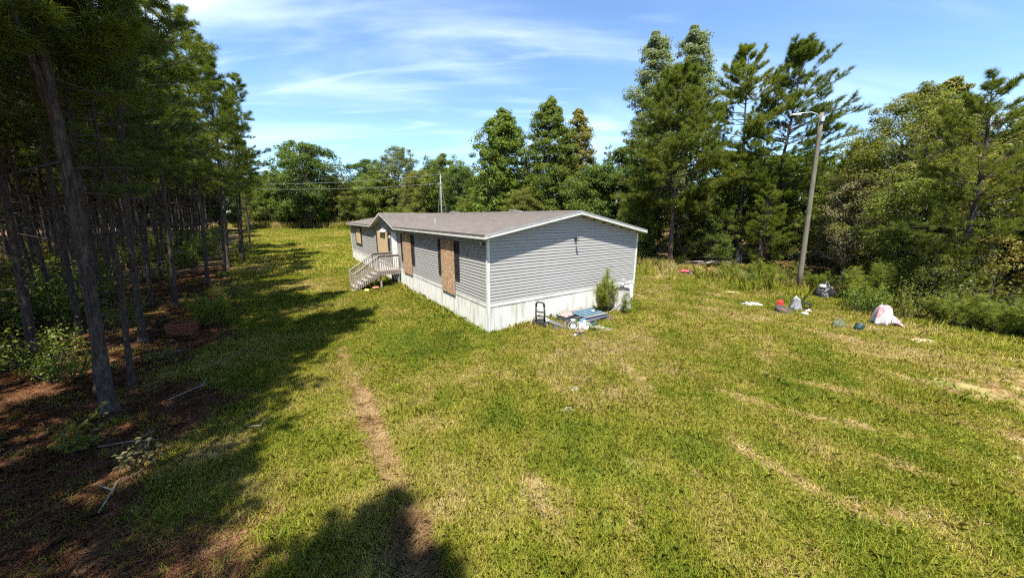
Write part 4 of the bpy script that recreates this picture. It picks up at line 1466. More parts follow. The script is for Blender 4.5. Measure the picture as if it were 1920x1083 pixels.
def shrub_data(seed, H, R, stems, per, leaf, mat, kind='leafy', aspect=0.5):
    rng = np.random.default_rng(seed)
    random.seed(seed)
    st = MB()
    C, N, T, DD = [], [], [], []
    for i in range(stems):
        a = rng.uniform(0, 6.28)
        r = R * math.sqrt(rng.random())
        h = H * rng.uniform(.6, 1.05) * (1 - 0.35 * r / R)
        b = np.array([r * .3 * math.cos(a), r * .3 * math.sin(a), -0.05])
        m = np.array([r * .7 * math.cos(a), r * .7 * math.sin(a), h * .5]) + rng.normal(0, .05, 3)
        t = np.array([r * math.cos(a), r * math.sin(a), h]) + rng.normal(0, .06, 3)
        rr = 0.006 + 0.006 * H
        st.tube([b, m, t], [rr, rr * .7, rr * .25], 5, cap=False)
        for j in range(per):
            u = rng.uniform(.18, 1.0) ** .8
            p = (b * (1 - u) ** 2 + 2 * m * u * (1 - u) + t * u * u)
            if kind == 'leafy':
                o = unit(rng.normal(size=3)) * rng.uniform(.05, .30) * min(1.0, .5 + H * .25)
                C.append(p + o)
                N.append(unit(o * 2 + np.array([0, 0, .5]) + rng.normal(0, .4, 3)))
            else:
                d = unit(rng.normal(size=3) * np.array([1, 1, .25]) + np.array([0, 0, .75]))
                C.append(p + d * rng.uniform(0, .12))
                N.append(d)
    if kind == 'leafy':
        V = leaves_verts(np.array(C), np.array(N), leaf, rng, aspect)
        cr = np_mesh('foliage', V, 4, MAT[mat])
    else:
        V = needles_verts(np.array(C), np.array(N), rng, 9, leaf, 0.011, (0.15, .8))
        cr = np_mesh('foliage', V, 3, MAT[mat])
    return {'stems': st.mesh('stems', MAT['twig'], True), 'foliage': cr, 'H': H}


LAST = ['']
ORD = ['first', 'second', 'third', 'fourth', 'fifth', 'sixth', 'seventh', 'eighth', 'ninth', 'tenth', 'eleventh', 'twelfth', 'thirteenth', 'fourteenth', 'fifteenth',
       'sixteenth', 'seventeenth', 'eighteenth', 'nineteenth', 'twentieth', 'twenty first', 'twenty second', 'twenty third', 'twenty fourth', 'twenty fifth', 'twenty sixth', 'twenty seventh', 'twenty eighth', 'twenty ninth', 'thirtieth'] + ['number %d' % i for i in range(31, 60)]


def plant(name, data, label, cat, x, y, scale=1.0, rz=None, tilt=(0, 0), group=None, z=None, parts=('trunk', 'limbs', 'crown')):
    rz = random.uniform(0, 6.28) if rz is None else rz
    e = link(name, None, None, (x, y, (gzf(x, y) if z is None else z) - 0.02))
    # tilt is given in world axes: lean towards +x and +y
    m = Matrix.Rotation(tilt[0], 3, 'Y') @ Matrix.Rotation(-tilt[1], 3, 'X') @ Matrix.Rotation(rz, 3, 'Z')
    e.rotation_euler = m.to_euler()
    e.scale = (scale, scale, scale) if not hasattr(scale, '__len__') else scale
    tag(e, label, cat, group)
    LAST[0] = e.name
    for p in parts:
        o = link(p, data[p], e)
        if p in ('limbs', 'stems'):
            o['kind'] = 'stuff'
    return e


B_ROUND = [broad_data(330, 12.0, 4.6, 1.6, 'round', 380, 95, .24, 'leaf_dark', 'bark_grey', .22, 1.0),
           broad_data(331, 11.0, 4.3, 1.2, 'round', 380, 95, .24, 'leaf_mid', 'bark_grey', .2, .95),
           broad_data(332, 9.0, 3.6, 0.9, 'round', 330, 140, .16, 'leaf_olive', 'bark_grey', .15, .8)]
# --- pine stand on the left
FP = [pine_data(100 + i, 16.0 + (i % 3) * .7, 6.6 + .6 * (i % 3), 2.7, ('needle', 'needle_dark', 'needle', 'needle_dark')[i], r0=0.088 + .007 * i, step=.40, sub=10, bend=.35, dead=30) for i in range(4)]
FE = [pine_data(140 + i, 15.5, 5.4 + .5 * i, 2.9, ('needle', 'needle_light', 'needle')[i], r0=0.10, step=.36, sub=11, bend=.45, dead=34) for i in range(3)]
FORK = pine_data(150, 16.0, 6.6, 2.1, 'needle', r0=0.112, step=.40, sub=11, bend=.5, dead=22, fork=6.0)
PR = random.Random(5)
front = [  # world x, y, lean to the right, data, what tells it apart
    (-8.5, 6.35, .11, FORK, 1.0, 'thick forked pine trunk standing foremost at the left forest edge'),
    (-9.7, 7.2, .12, FP[0], .95, 'straight pine trunk close behind the thick forked pine on the left'),
    (-9.3, 7.5, .09, FP[1], .62, 'slim pine just right of the thick forked pine on the left'),
    (-11.9, 10.2, .09, FE[0], .95, 'leaning pine beside the rusty crate at the forest edge'),
    (-14.5, 9.5, .12, FP[2], 1.0, 'bare pine trunk left of the thick forked pine, farther into the stand'),
    (-15.4, 14.8, .12, FP[3], .85, 'thin pine of a pair past the rusty crate, right one'),
    (-16.6, 14.9, .10, FP[0], .8, 'thin pine of a pair past the rusty crate, left one'),
    (-18.2, 19.6, .09, FE[1], 1.0, 'edge pine shading the middle of the side yard'),
    (-20.4, 23.4, .08, FE[2], .95, 'edge pine opposite the porch steps across the yard'),
    (-22.6, 26.4, .07, FE[0], 1.0, 'edge pine opposite the far end of the house'),
    (-24.2, 30.0, .06, FE[1], 1.0, 'second last but one pine along the far forest edge'),
    (-27.0, 33.2, .05, FE[2], .95, 'last but one pine of the far forest edge'),
    (-30.6, 39.2, .03, FE[0], .95, 'round crowned lone pine at the far end of the left forest edge'),
]
taken = []
for i, (x, y, ln, dat, sc, lab) in enumerate(front):
    plant('pine_tree', dat, lab, 'pine tree', x, y, sc, PR.uniform(0, 6.28), (ln, 0.02), 'pines of the left stand')
    taken.append((x, y))
cnt = 0
ranks = {}
for r in range(11):
    for q in range(46):
        t = -15.5 + q * (2.0 if r < 4 else 2.45) + PR.uniform(-.75, .75)
        s = -11.6 - r * 2.75 + PR.uniform(-.6, .6) - (0.055 * max(t, 0))
        x, y = hw(s, t)
        if r < 2 and y < 3.2 and s > -15:
            continue
        if y < -8 or x < -1.9 * max(y, 0) - 16 or y > 62:
            continue
        if min(math.hypot(x - a, y - b) for a, b in taken) < 1.35:
            continue
        # keep the deep, thinly seen ranks sparse
        if r > 6 and q % 2:
            continue
        taken.append((x, y))
        infr = y > 0.5 and abs(x) < 1.55 * y + 3
        ln = .05 + .05 * math.exp(-r * .6)
        plant('pine_tree', FP[PR.randrange(4)], 'slender pine deep in the shaded ranks of the left stand' if infr else 'tall pine of the left stand standing outside the picture', 'pine tree',
              x, y, (PR.uniform(.7, 1.0),) * 2 + (PR.uniform(.9, 1.06),), PR.uniform(0, 6.28), (ln + PR.uniform(-.03, .03), PR.uniform(-.03, .03)), 'inner pines of the left stand' if infr else 'pines outside the picture')
        cnt += 1
        if infr and r < 5:
            ranks.setdefault(r, []).append((t, bpy.data.objects[LAST[0]]))
for r, lst in ranks.items():
    lst.sort(key=lambda a: a[0])
    for i, (_, o) in enumerate(lst):
        o['label'] = 'pine in the %s rank behind the edge pines, %s from the near end' % (ORD[r], ORD[i])
for i in range(17):
    x, y = hw(-15 - i * 3.4 + PR.uniform(-1, 1), 76 - .25 * i + PR.uniform(-4, 4))
    plant('broadleaf_tree', B_ROUND[i % 2], 'dim broad leaved tree ending the left stand, %s from its yard side' % ORD[i], 'tree', x, y, PR.uniform(.95, 1.2), None, (0, 0), 'trees at the back of the left stand')
# edge pines behind the camera: their shadows fall on the near lawn
for (x, y, sc, ln) in ((-9.6, 2.6, .95, .0), (-9.0, 4.3, .9, .0), (-7.1, 1.0, .95, .0), (-7.6, 3.1, .95, .0), (-8.2, -0.9, .95, .0), (-5.8, -2.1, .95, .0), (-6.6, -3.9, .95, .0), (-3.1, -3.5, .97, .03), (-1.6, -3.8, .95, .02), (-7.0, -4.5, 1.0, .0), (-4.0, -7.0, 1.0, .0)):
    plant('pine_tree', FE[PR.randrange(3)], 'edge pine behind the viewer casting shade on the near lawn', 'pine tree', x, y, sc, PR.uniform(0, 6.28), (ln, 0), 'pines outside the picture')

# --- woods on the right
RPB = pine_data(200, 15.6, 4.6, 4.9, 'needle', 'bark_red', .20, 14, .32, (4, 7), 16, .29, .026, 14, 6, .3, 1.8, .04)
RPL = [pine_data(210, 17.0, 6.0, 3.9, 'needle_light', 'bark_pine', .17, 20, .44, (3, 6), 16, .29, .024, 13, 6, .4, 2.4, .08),
       pine_data(211, 16.4, 5.0, 4.4, 'needle_light', 'bark_pine', .18, 20, .42, (3, 6), 16, .29, .024, 13, 6, .5, 2.6, .08)]
RPS = pine_data(212, 9.0, 1.6, 2.7, 'needle_light', 'bark_pine', .11, 6, .32, (3, 6), 13, .25, .022, 9, 5, .3, 1.3, .06)
RPF = pine_data(213, 13.5, 3.2, 4.3, 'needle', 'bark_pine', .2, 10, .42, (3, 6), 16, .26, .02, 12, 5, .4, 1.7, .10)
plant('pine_tree', RPB, 'dense dark pine with reddish trunk right behind the gable end', 'pine tree', 13.7, 28.9, 1.0, .4, (-.03, 0))
plant('pine_tree', RPL[0], 'tall open crowned pine left of the light pole, left trunk of two', 'pine tree', 19.4, 28.9, 1.0, 1.2, (-.045, 0))
plant('pine_tree', RPL[1], 'tall open crowned pine left of the light pole, with limbs reaching right', 'pine tree', 20.6, 27.9, 1.0, 2.2, (.03, 0))
plant('pine_tree', RPF, 'large pine cut off by the right edge of the picture', 'pine tree', 19.1, 14.2, .70, 2.0, (-.02, 0))

B_SPIRE = broad_data(300, 21.5, 2.5, 6.0, 'ovoid', 400, 85, .20, 'leaf_pale', 'bark_grey', .2, .8)
B_CONE = [broad_data(310, 17.8, 4.3, 2.2, 'ovoid', 640, 90, .26, 'leaf_fresh', 'bark_grey', .2, .95),
          broad_data(311, 18.8, 3.7, 2.4, 'ovoid', 620, 90, .24, 'leaf_mid', 'bark_grey', .2, .85),
          broad_data(312, 17.5, 2.6, 3.5, 'ovoid', 420, 85, .24, 'leaf_yellow', 'bark_grey', .16, .75)]
B_GUM = broad_data(320, 11.6, 4.0, 1.2, 'ovoid', 480, 160, .105, 'leaf_olive', 'bark_grey', .18, .72)
B_PALE = broad_data(340, 12.0, 3.8, 3.0, 'round', 260, 80, .24, 'leaf_pale', 'bark_pale', .18, .8, limbs=.6)
B_SMALL = [broad_data(350, 6.2, 2.2, 0.5, 'round', 210, 150, .095, 'leaf_mid', 'bark_grey', .08, .55),
           broad_data(351, 5.6, 2.0, 0.5, 'round', 200, 150, .09, 'leaf_olive', 'bark_grey', .07, .5),
           broad_data(352, 6.4, 1.9, 1.5, 'round', 170, 130, .09, 'leaf_tan', 'bark_pale', .07, .5, limbs=.6),
           broad_data(353, 5.8, 2.0, 0.4, 'round', 190, 150, .095, 'leaf_yellow', 'bark_grey', .07, .5)]
B_THIN = broad_data(360, 12.5, 1.8, 3.0, 'cone', 110, 45, .16, 'leaf_tan', 'bark_grey', .1, .6, limbs=.9)

WR = random.Random(11)
right_trees = [
    ('poplar_tree', B_SPIRE, 13.9, 36.0, 1.0, 'pale topped narrow poplar rising behind the dense pine, left one'),
    ('poplar_tree', B_SPIRE, 17.6, 36.4, 1.02, 'pale topped narrow poplar rising behind the dense pine, right one'),
    ('sweetgum_tree', B_GUM, 22.7, 20.2, .95, 'large olive green cone shaped tree right of the light pole'),
    ('poplar_tree', B_CONE[2], 27.0, 22.6, .70, 'yellowing tree tip just right of the cone shaped olive tree'),
    ('young_pine', RPS, 22.6, 23.0, 1.0, 'young bright green pine behind the light pole'),
    ('young_pine', RPS, 18.3, 24.6, .72, 'small yellow green pine left of the light pole'),
    ('young_pine', RPS, 25.6, 26.0, 1.05, 'young pine top between the light pole and the olive tree'),
    ('pale_stem_tree', B_SMALL[2], 20.6, 20.6, 1.0, 'small dull tan tree with pale stem right of the light pole'),
    ('broadleaf_tree', B_SMALL[3], 21.8, 15.2, 1.2, 'yellowing brownish tree at the right edge above the weeds'),
    ('broadleaf_tree', B_SMALL[0], 20.2, 16.6, 1.0, 'rounded green understorey tree below the large olive tree'),
    ('broadleaf_tree', B_SMALL[1], 18.6, 14.4, .62, 'low olive tree above the shrubs behind the draped blanket'),
    ('broadleaf_tree', B_SMALL[0], 17.2, 28.8, .85, 'small green tree between the reddish pine and the paired pines'),
    ('broadleaf_tree', B_SMALL[1], 15.8, 31.5, 1.0, 'olive understorey tree right of the reddish pine trunk'),
    ('broadleaf_tree', B_SMALL[3], 17.6, 31.0, .8, 'pale yellow understorey tree between the pine trunks'),
    ('broadleaf_tree', B_SMALL[0], 11.6, 31.6, .95, 'green understorey tree beside the gable roof corner'),
    ('broadleaf_tree', B_SMALL[1], 22.6, 30.0, 1.0, 'olive understorey tree right of the paired pines'),
    ('broadleaf_tree', B_SMALL[0], 24.6, 18.6, 1.2, 'dark green tree right of the large olive tree'),
    ('broadleaf_tree', B_ROUND[2], 26.5, 18.0, 1.0, 'tall olive tree in front of the far right pine'),
]
for nm, dat, x, y, sc, lab in right_trees:
    plant(nm, dat, lab, 'pine tree' if 'pine' in nm else 'tree', x, y, sc, WR.uniform(0, 6.28), (WR.uniform(-.03, .03), WR.uniform(-.03, .03)), 'trees of the right wood')
for i, (x, y) in enumerate([(12.5, 38), (16, 41), (20, 38), (24, 36), (27, 33), (30, 30), (29, 26), (31, 22), (30, 18), (28, 14), (26, 10.5), (32, 35), (35, 28), (34, 20), (24, 42), (30, 42), (9.5, 40), (33, 13), (24.5, 12.5), (37, 34)]):
    dat = [B_ROUND[0], B_ROUND[1], B_ROUND[2]][i % 3]
    plant('broadleaf_tree', dat, 'broad leaved tree deep in the wood behind the right tree line', 'tree', x, y, WR.uniform(.75, .95), None, (0, 0), 'trees deep in the right wood')

# --- trees behind the house and along the far field
back = [
    ('poplar_tree', B_CONE[0], -1.3, 50, 1.0, 'tall green tree behind the roof, leftmost of the tall three'),
    ('poplar_tree', B_CONE[1], 5.0, 48, 1.0, 'tall brown tinged green tree behind the roof, middle of three'),
    ('poplar_tree', B_CONE[2], 8.7, 48, 1.0, 'slim yellowish tree behind the roof, rightmost of the tall three'),
    ('thin_tree', B_THIN, 11.6, 43, 1.0, 'thin bare looking tree between the yellowish tree and the dense pine'),
    ('broadleaf_tree', B_SMALL[3], 9.3, 42, 1.2, 'yellow green bushy tree behind the roof ridge near the gable'),
    ('broadleaf_tree', B_ROUND[2], 1.5, 46, .8, 'olive tree low behind the roof ridge'),
    ('broadleaf_tree', B_ROUND[1], -5.0, 55, .75, 'green tree behind the roof right of the power pole'),
    ('oak_tree', B_ROUND[0], -45.5, 77, 1.52, 'big dark round oak beyond the far field at the left'),
    ('broadleaf_tree', B_ROUND[0], -35.0, 86, 1.32, 'dark broad tree left of the pale crowned tree'),
    ('pale_tree', B_PALE, -26.5, 82, 1.50, 'pale grey green tree standing above the far tree line'),
    ('broadleaf_tree', B_ROUND[1], -15.2, 77, 1.42, 'grey green tree behind the power pole'),
    ('broadleaf_tree', B_ROUND[2], -20.5, 76, 1.35, 'yellow green tree just left of the power pole'),
    ('broadleaf_tree', B_ROUND[1], -30.5, 79, 1.12, 'mid green tree below the pale crowned tree'),
    ('broadleaf_tree', B_ROUND[2], -39.5, 80, 1.10, 'olive tree right of the big dark oak'),
    ('broadleaf_tree', B_ROUND[1], -55.0, 80, 1.15, 'green tree left of the big dark oak behind the edge pine'),
    ('broadleaf_tree', B_ROUND[0], -9.5, 68, 1.0, 'dark tree right of the power pole above the roof'),
    ('broadleaf_tree', B_ROUND[2], -63.0, 84, 1.2, 'olive tree at the far end of the forest edge'),
]
for nm, dat, x, y, sc, lab in back:
    plant(nm, dat, lab, 'tree', x, y, sc, WR.uniform(0, 6.28), (0, 0), 'trees behind the house and field')
for i in range(16):
    x = -74 + i * 6.3
    plant('broadleaf_tree', B_ROUND[i % 3], 'distant tree filling gaps in the far tree line, %s from the left' % ORD[i], 'tree', x + WR.uniform(-2, 2), 96 + WR.uniform(-4, 4), WR.uniform(1.0, 1.25), None, (0, 0), 'distant trees')

# --- shrubs
S_LEAFY = [shrub_data(400 + i, 1.5, 0.85, 24, 50, .075, ('leaf_fresh', 'leaf_olive', 'leaf_weed')[i]) for i in range(3)]
S_FEATHER = [shrub_data(410 + i, 1.7, 0.7, 26, 46, .13, 'leaf_weed', 'feather') for i in range(2)]
S_BIG = [shrub_data(420 + i, 3.2, 1.8, 46, 70, .16, ('leaf_mid', 'leaf_olive', 'leaf_yellow')[i]) for i in range(3)]
S_UNDER = [shrub_data(430 + i, 2.3, 1.3, 28, 40, .13, ('leaf_mid', 'leaf_fresh', 'leaf_yellow')[i]) for i in range(3)]
S_SAP = [shrub_data(440 + i, 0.8, 0.45, 8, 18, .11, ('leaf_tan', 'leaf_olive')[i]) for i in range(2)]
SP = ('stems', 'foliage')
SR = random.Random(3)
row = [(15.2, 13.9, 0, 1.0, 'leafy shrub just behind the draped blanket'), (16.0, 13.0, 1, 1.05, 'olive shrub right of the draped blanket'),
       (16.6, 12.0, 3, 1.0, 'feathery bright weed clump right of the blanket'), (17.2, 11.2, 0, 1.05, 'leafy shrub second from the right edge'),
       (17.5, 10.4, 4, 1.05, 'feathery weed clump at the right edge'), (17.8, 9.6, 2, 1.0, 'fresh green shrub at the lower right edge'),
       (15.9, 14.7, 3, .95, 'feathery green weed clump left of the blanket'), (17.0, 15.6, 4, 1.1, 'tall feathery weeds between the black bags and the blanket'),
       (17.3, 15.8, 0, 1.0, 'leafy shrub right of the black bags'), (17.0, 18.2, 2, .95, 'fresh shrub right of the light pole base'),
       (15.5, 19.4, 1, .8, 'olive shrub left of the light pole base'), (14.6, 20.4, 0, .85, 'leafy shrub second left of the light pole'),
       (14.2, 21.6, 2, .8, 'fresh green shrub above the bare soil patch'), (14.9, 22.6, 1, .95, 'olive shrub right of the brush pile'),
       (16.2, 21.6, 0, 1.0, 'leafy shrub behind the light pole'), (17.8, 21.0, 1, 1.1, 'olive shrub behind the light pole to its right'),
       (18.6, 12.9, 1, 1.3, 'tall olive shrub at the right behind the weeds'), (18.9, 11.4, 0, 1.3, 'tall leafy shrub at the right behind the weeds'),
       (18.3, 17.0, 2, 1.3, 'tall fresh shrub behind the black bags'), (12.4, 29.8, 1, .8, 'olive shrub at the foot of the reddish pine'),
       (11.0, 30.6, 0, .9, 'leafy shrub next to the rear house corner'), (15.0, 29.4, 2, .9, 'green shrub left of the brush pile'), (19.4, 9.9, 2, 1.4, 'fresh tall shrub cut off by the right edge')]
for x, y, k, sc, lab in row:
    dat = (S_LEAFY + S_FEATHER)[k if SR.random() < .75 else 3 + k % 2]
    plant('shrub' if k < 3 else 'weed_clump', dat, lab, 'shrub' if k < 3 else 'weeds', x, y, (sc * SR.uniform(.95, 1.35), sc * SR.uniform(.95, 1.35), sc * SR.uniform(.75, 1.3)), None, (0, 0), 'shrubs along the right wood', parts=SP)
for i in range(22):
    x = -66 + i * 3.0 + SR.uniform(-1, 1)
    y = 80 + SR.uniform(-2, 2) - 0.012 * (x + 40) ** 2 * (x > -40) * .3
    plant('bush', S_BIG[SR.randrange(3)], 'rounded bush at the foot of the far tree line, %s from the left' % ORD[i], 'bush', x, y, SR.uniform(1.1, 1.9), None, (0, 0), 'bushes along the far field', parts=SP)
for i, (x, y) in enumerate([(2, 42), (5, 40), (8, 37), (-2, 45), (-7, 50), (-11, 56), (-16, 62), (-20, 68), (10.5, 34), (13, 33.5)]):
    plant('bush', S_BIG[i % 3], 'bush behind the house roof, %s of a scattered row' % ORD[i], 'bush', x, y, SR.uniform(1.1, 1.4), None, (0, 0), 'bushes behind the house', parts=SP)
for i in range(170):
    t = SR.uniform(-6, 70)
    s = -11.0 - 0.06 * max(t, 0) - abs(SR.gauss(0, 9))
    if SR.random() < .2:
        s = -10.3 - .055 * max(t, 0)
    x, y = hw(s, t)
    if y < 4 or abs(x) > 1.6 * y + 2:
        continue
    near = math.hypot(x, y) < 12
    dat = S_SAP[i % 2] if near else S_UNDER[i % 3]
    k_ = .6 if math.hypot(x, y) < 20 else 1.0
    plant('undergrowth_shrub', dat, 'leafy undergrowth shrub between the pine trunks', 'shrub', x, y, k_ * SR.uniform(.7, 1.15), None, (0, 0), 'undergrowth of the left stand', parts=SP)
named_sap = [(-11.2, 11.9, S_FEATHER[0], .95, 'feathery young plant standing over the rusty crate'), (-6.2, 4.9, S_SAP[0], .8, 'small yellowish sapling in the lower left forest floor'),
             (-7.7, 5.2, S_SAP[1], 1.0, 'drooping leafy sapling near the left picture edge'), (-5.3, 4.4, S_SAP[1], .55, 'little green seedling on the forest floor at lower left'),
             (-9.9, 8.8, S_SAP[1], .9, 'leafy sapling behind the slim pine'), (-27.0, 30.8, S_LEAFY[0], 1.1, 'low green shrub under the far edge pines'),
             (-12.6, 13.6, S_LEAFY[0], .75, 'leafy shrub at the forest edge past the rusty crate'), (-14.2, 16.2, S_LEAFY[1], .9, 'olive shrub at the forest edge before the paired thin pines'), (-29.4, 36.6, S_LEAFY[2], 1.1, 'green shrub at the foot of the lone far pine')]
for x, y, dat, sc, lab in named_sap:
    plant('sapling', dat, lab, 'sapling', x, y, sc, None, (0, 0), parts=SP)

# ---------------------------------------------------------------- poles and wires


def build_poles():
    # wooden light pole at the right, leaning slightly
    b = Vector((16.2, 18.5, -0.1))
    t = Vector((15.72, 18.5, 9.25))
    R = thing('light_pole', 'leaning round wooden light pole with a curved lamp arm', 'light pole', (b.x, b.y, 0))
    path = [Vector((0, 0, -0.1)).lerp(t - Vector((b.x, b.y, 0)), k / 8) for k in range(9)]
    MB().tube(path, [.132 - .04 * k / 8 for k in range(9)], 14, wob=.015).build('shaft', 'pole_wood', R, True)
    tp = path[-1]
    arm = [tp + Vector((-.06, 0, -.30)), tp + Vector((-.25, 0, -.06)), tp + Vector((-.55, 0, .02)), tp + Vector((-.95, 0, -.02)), tp + Vector((-1.15, 0, -.05))]
    a = MB().tube(arm, .027, 8).build('lamp_arm', 'galv', R, True)
    MB().hexa([tp + Vector(v) for v in ((-1.55, -.09, -.13), (-1.1, -.09, -.12), (-1.1, .09, -.12), (-1.55, .09, -.13), (-1.50, -.06, -.06), (-1.1, -.05, -.01), (-1.1, .05, -.01), (-1.50, .06, -.06))]).build('lamp_head', 'galv', a)
    MB().cbox(tp + Vector((-.02, -.13, -.32)), (.16, .06, .22)).build('bracket', 'galv', R)
    MB().cbox(tp + Vector((0.10, 0, .0)), (.1, .12, .12)).build('photocell', 'black_plastic', R)
    # far utility pole behind the roof
    x, y = -9.9, 48.0
    z0 = gzf(x, y)
    U = thing('utility_pole', 'thin grey utility pole rising behind the roof', 'utility pole', (x, y, z0))
    MB().tube([(0, 0, -.2), (.03, 0, 4), (.05, 0, 9.7 - z0)], [.12, .10, .08], 10).build('shaft', 'pole_grey', U, True)
    top = Vector((.05, 0, 9.7 - z0))
    for i, (dz, dx) in enumerate(((-.05, -.05), (-1.25, -.22), (-.5, .18))):
        MB().lathe([(.03, 0), (.06, .04), (.035, .08), (.055, .12), (.02, .16)], 8, top + Vector((dx, -.1, dz))).build('insulator', 'white_plastic', U)
    MB().tube([top + Vector((0, 0, -.3)), top + Vector((.85, -.3, -6.5))], .014, 4).build('guy_wire', 'wire', U)
    MB().tube([top + Vector((0, 0, -.3)), top + Vector((-.45, -.8, -6.5))], .014, 4).build('guy_wire', 'wire', U)
    MB().cbox(top + Vector((-.1, -.1, -1.35)), (.5, .08, .08)).build('bracket', 'pole_grey', U)
    for i, (dz, ez, lab) in enumerate(((-.02, -.85, 'upper power line running left from the utility pole'), (-1.2, -1.35, 'lower power line running left from the utility pole'))):
        A = Vector((x, y, z0)) + top + Vector((-.08, -.1, dz))
        B = Vector((-47, 53.0, 9.7 + ez))
        pts = []
        for k in range(25):
            u = k / 24
            p = A.lerp(B, u)
            p.z -= 1.1 * 4 * u * (1 - u) * .5
            pts.append(p)
        tag(MB().tube(pts, .013, 5).build('power_line', 'wire'), lab, 'power line', 'power lines')


build_poles()

# ---------------------------------------------------------------- things lying about


def cloth(name, label, cat, mat, loc, fn, nu=18, nv=18, th=0.012, rz=0.0, scl=1.0):
    o = MB().grid(fn, nu, nv).build(name, mat, None, True, loc)
    o.rotation_euler = (0, 0, rz)
    o.scale = (scl, scl, scl)
    s = o.modifiers.new('thickness', 'SOLIDIFY')
    s.thickness = th
    return tag(o, label, cat) if label else o


def lump(seed, sx, sy, h, fold=0.12, sink=0.03):
    """crumpled heap of sheeting as a closed dome"""
    r = random.Random(seed)
    ph = [r.uniform(0, 6.28) for _ in range(8)]

    def fn(u, v):
        a = 2 * math.pi * u
        q = v
        w = 1 + fold * math.sin(5 * a + ph[0] + 3 * q) + fold * .7 * math.sin(9 * a + ph[1] - 5 * q)
        x = math.cos(a) * q * sx * w * .5
        y = math.sin(a) * q * sy * w * .5
        z = h * max(0.0, (1 - q ** 2.4)) ** .55 * (1 + fold * 1.6 * math.sin(4 * a + ph[2] + 6 * q) + fold * math.sin(7 * q + ph[3])) - sink
        return (x, y, z)
    return fn


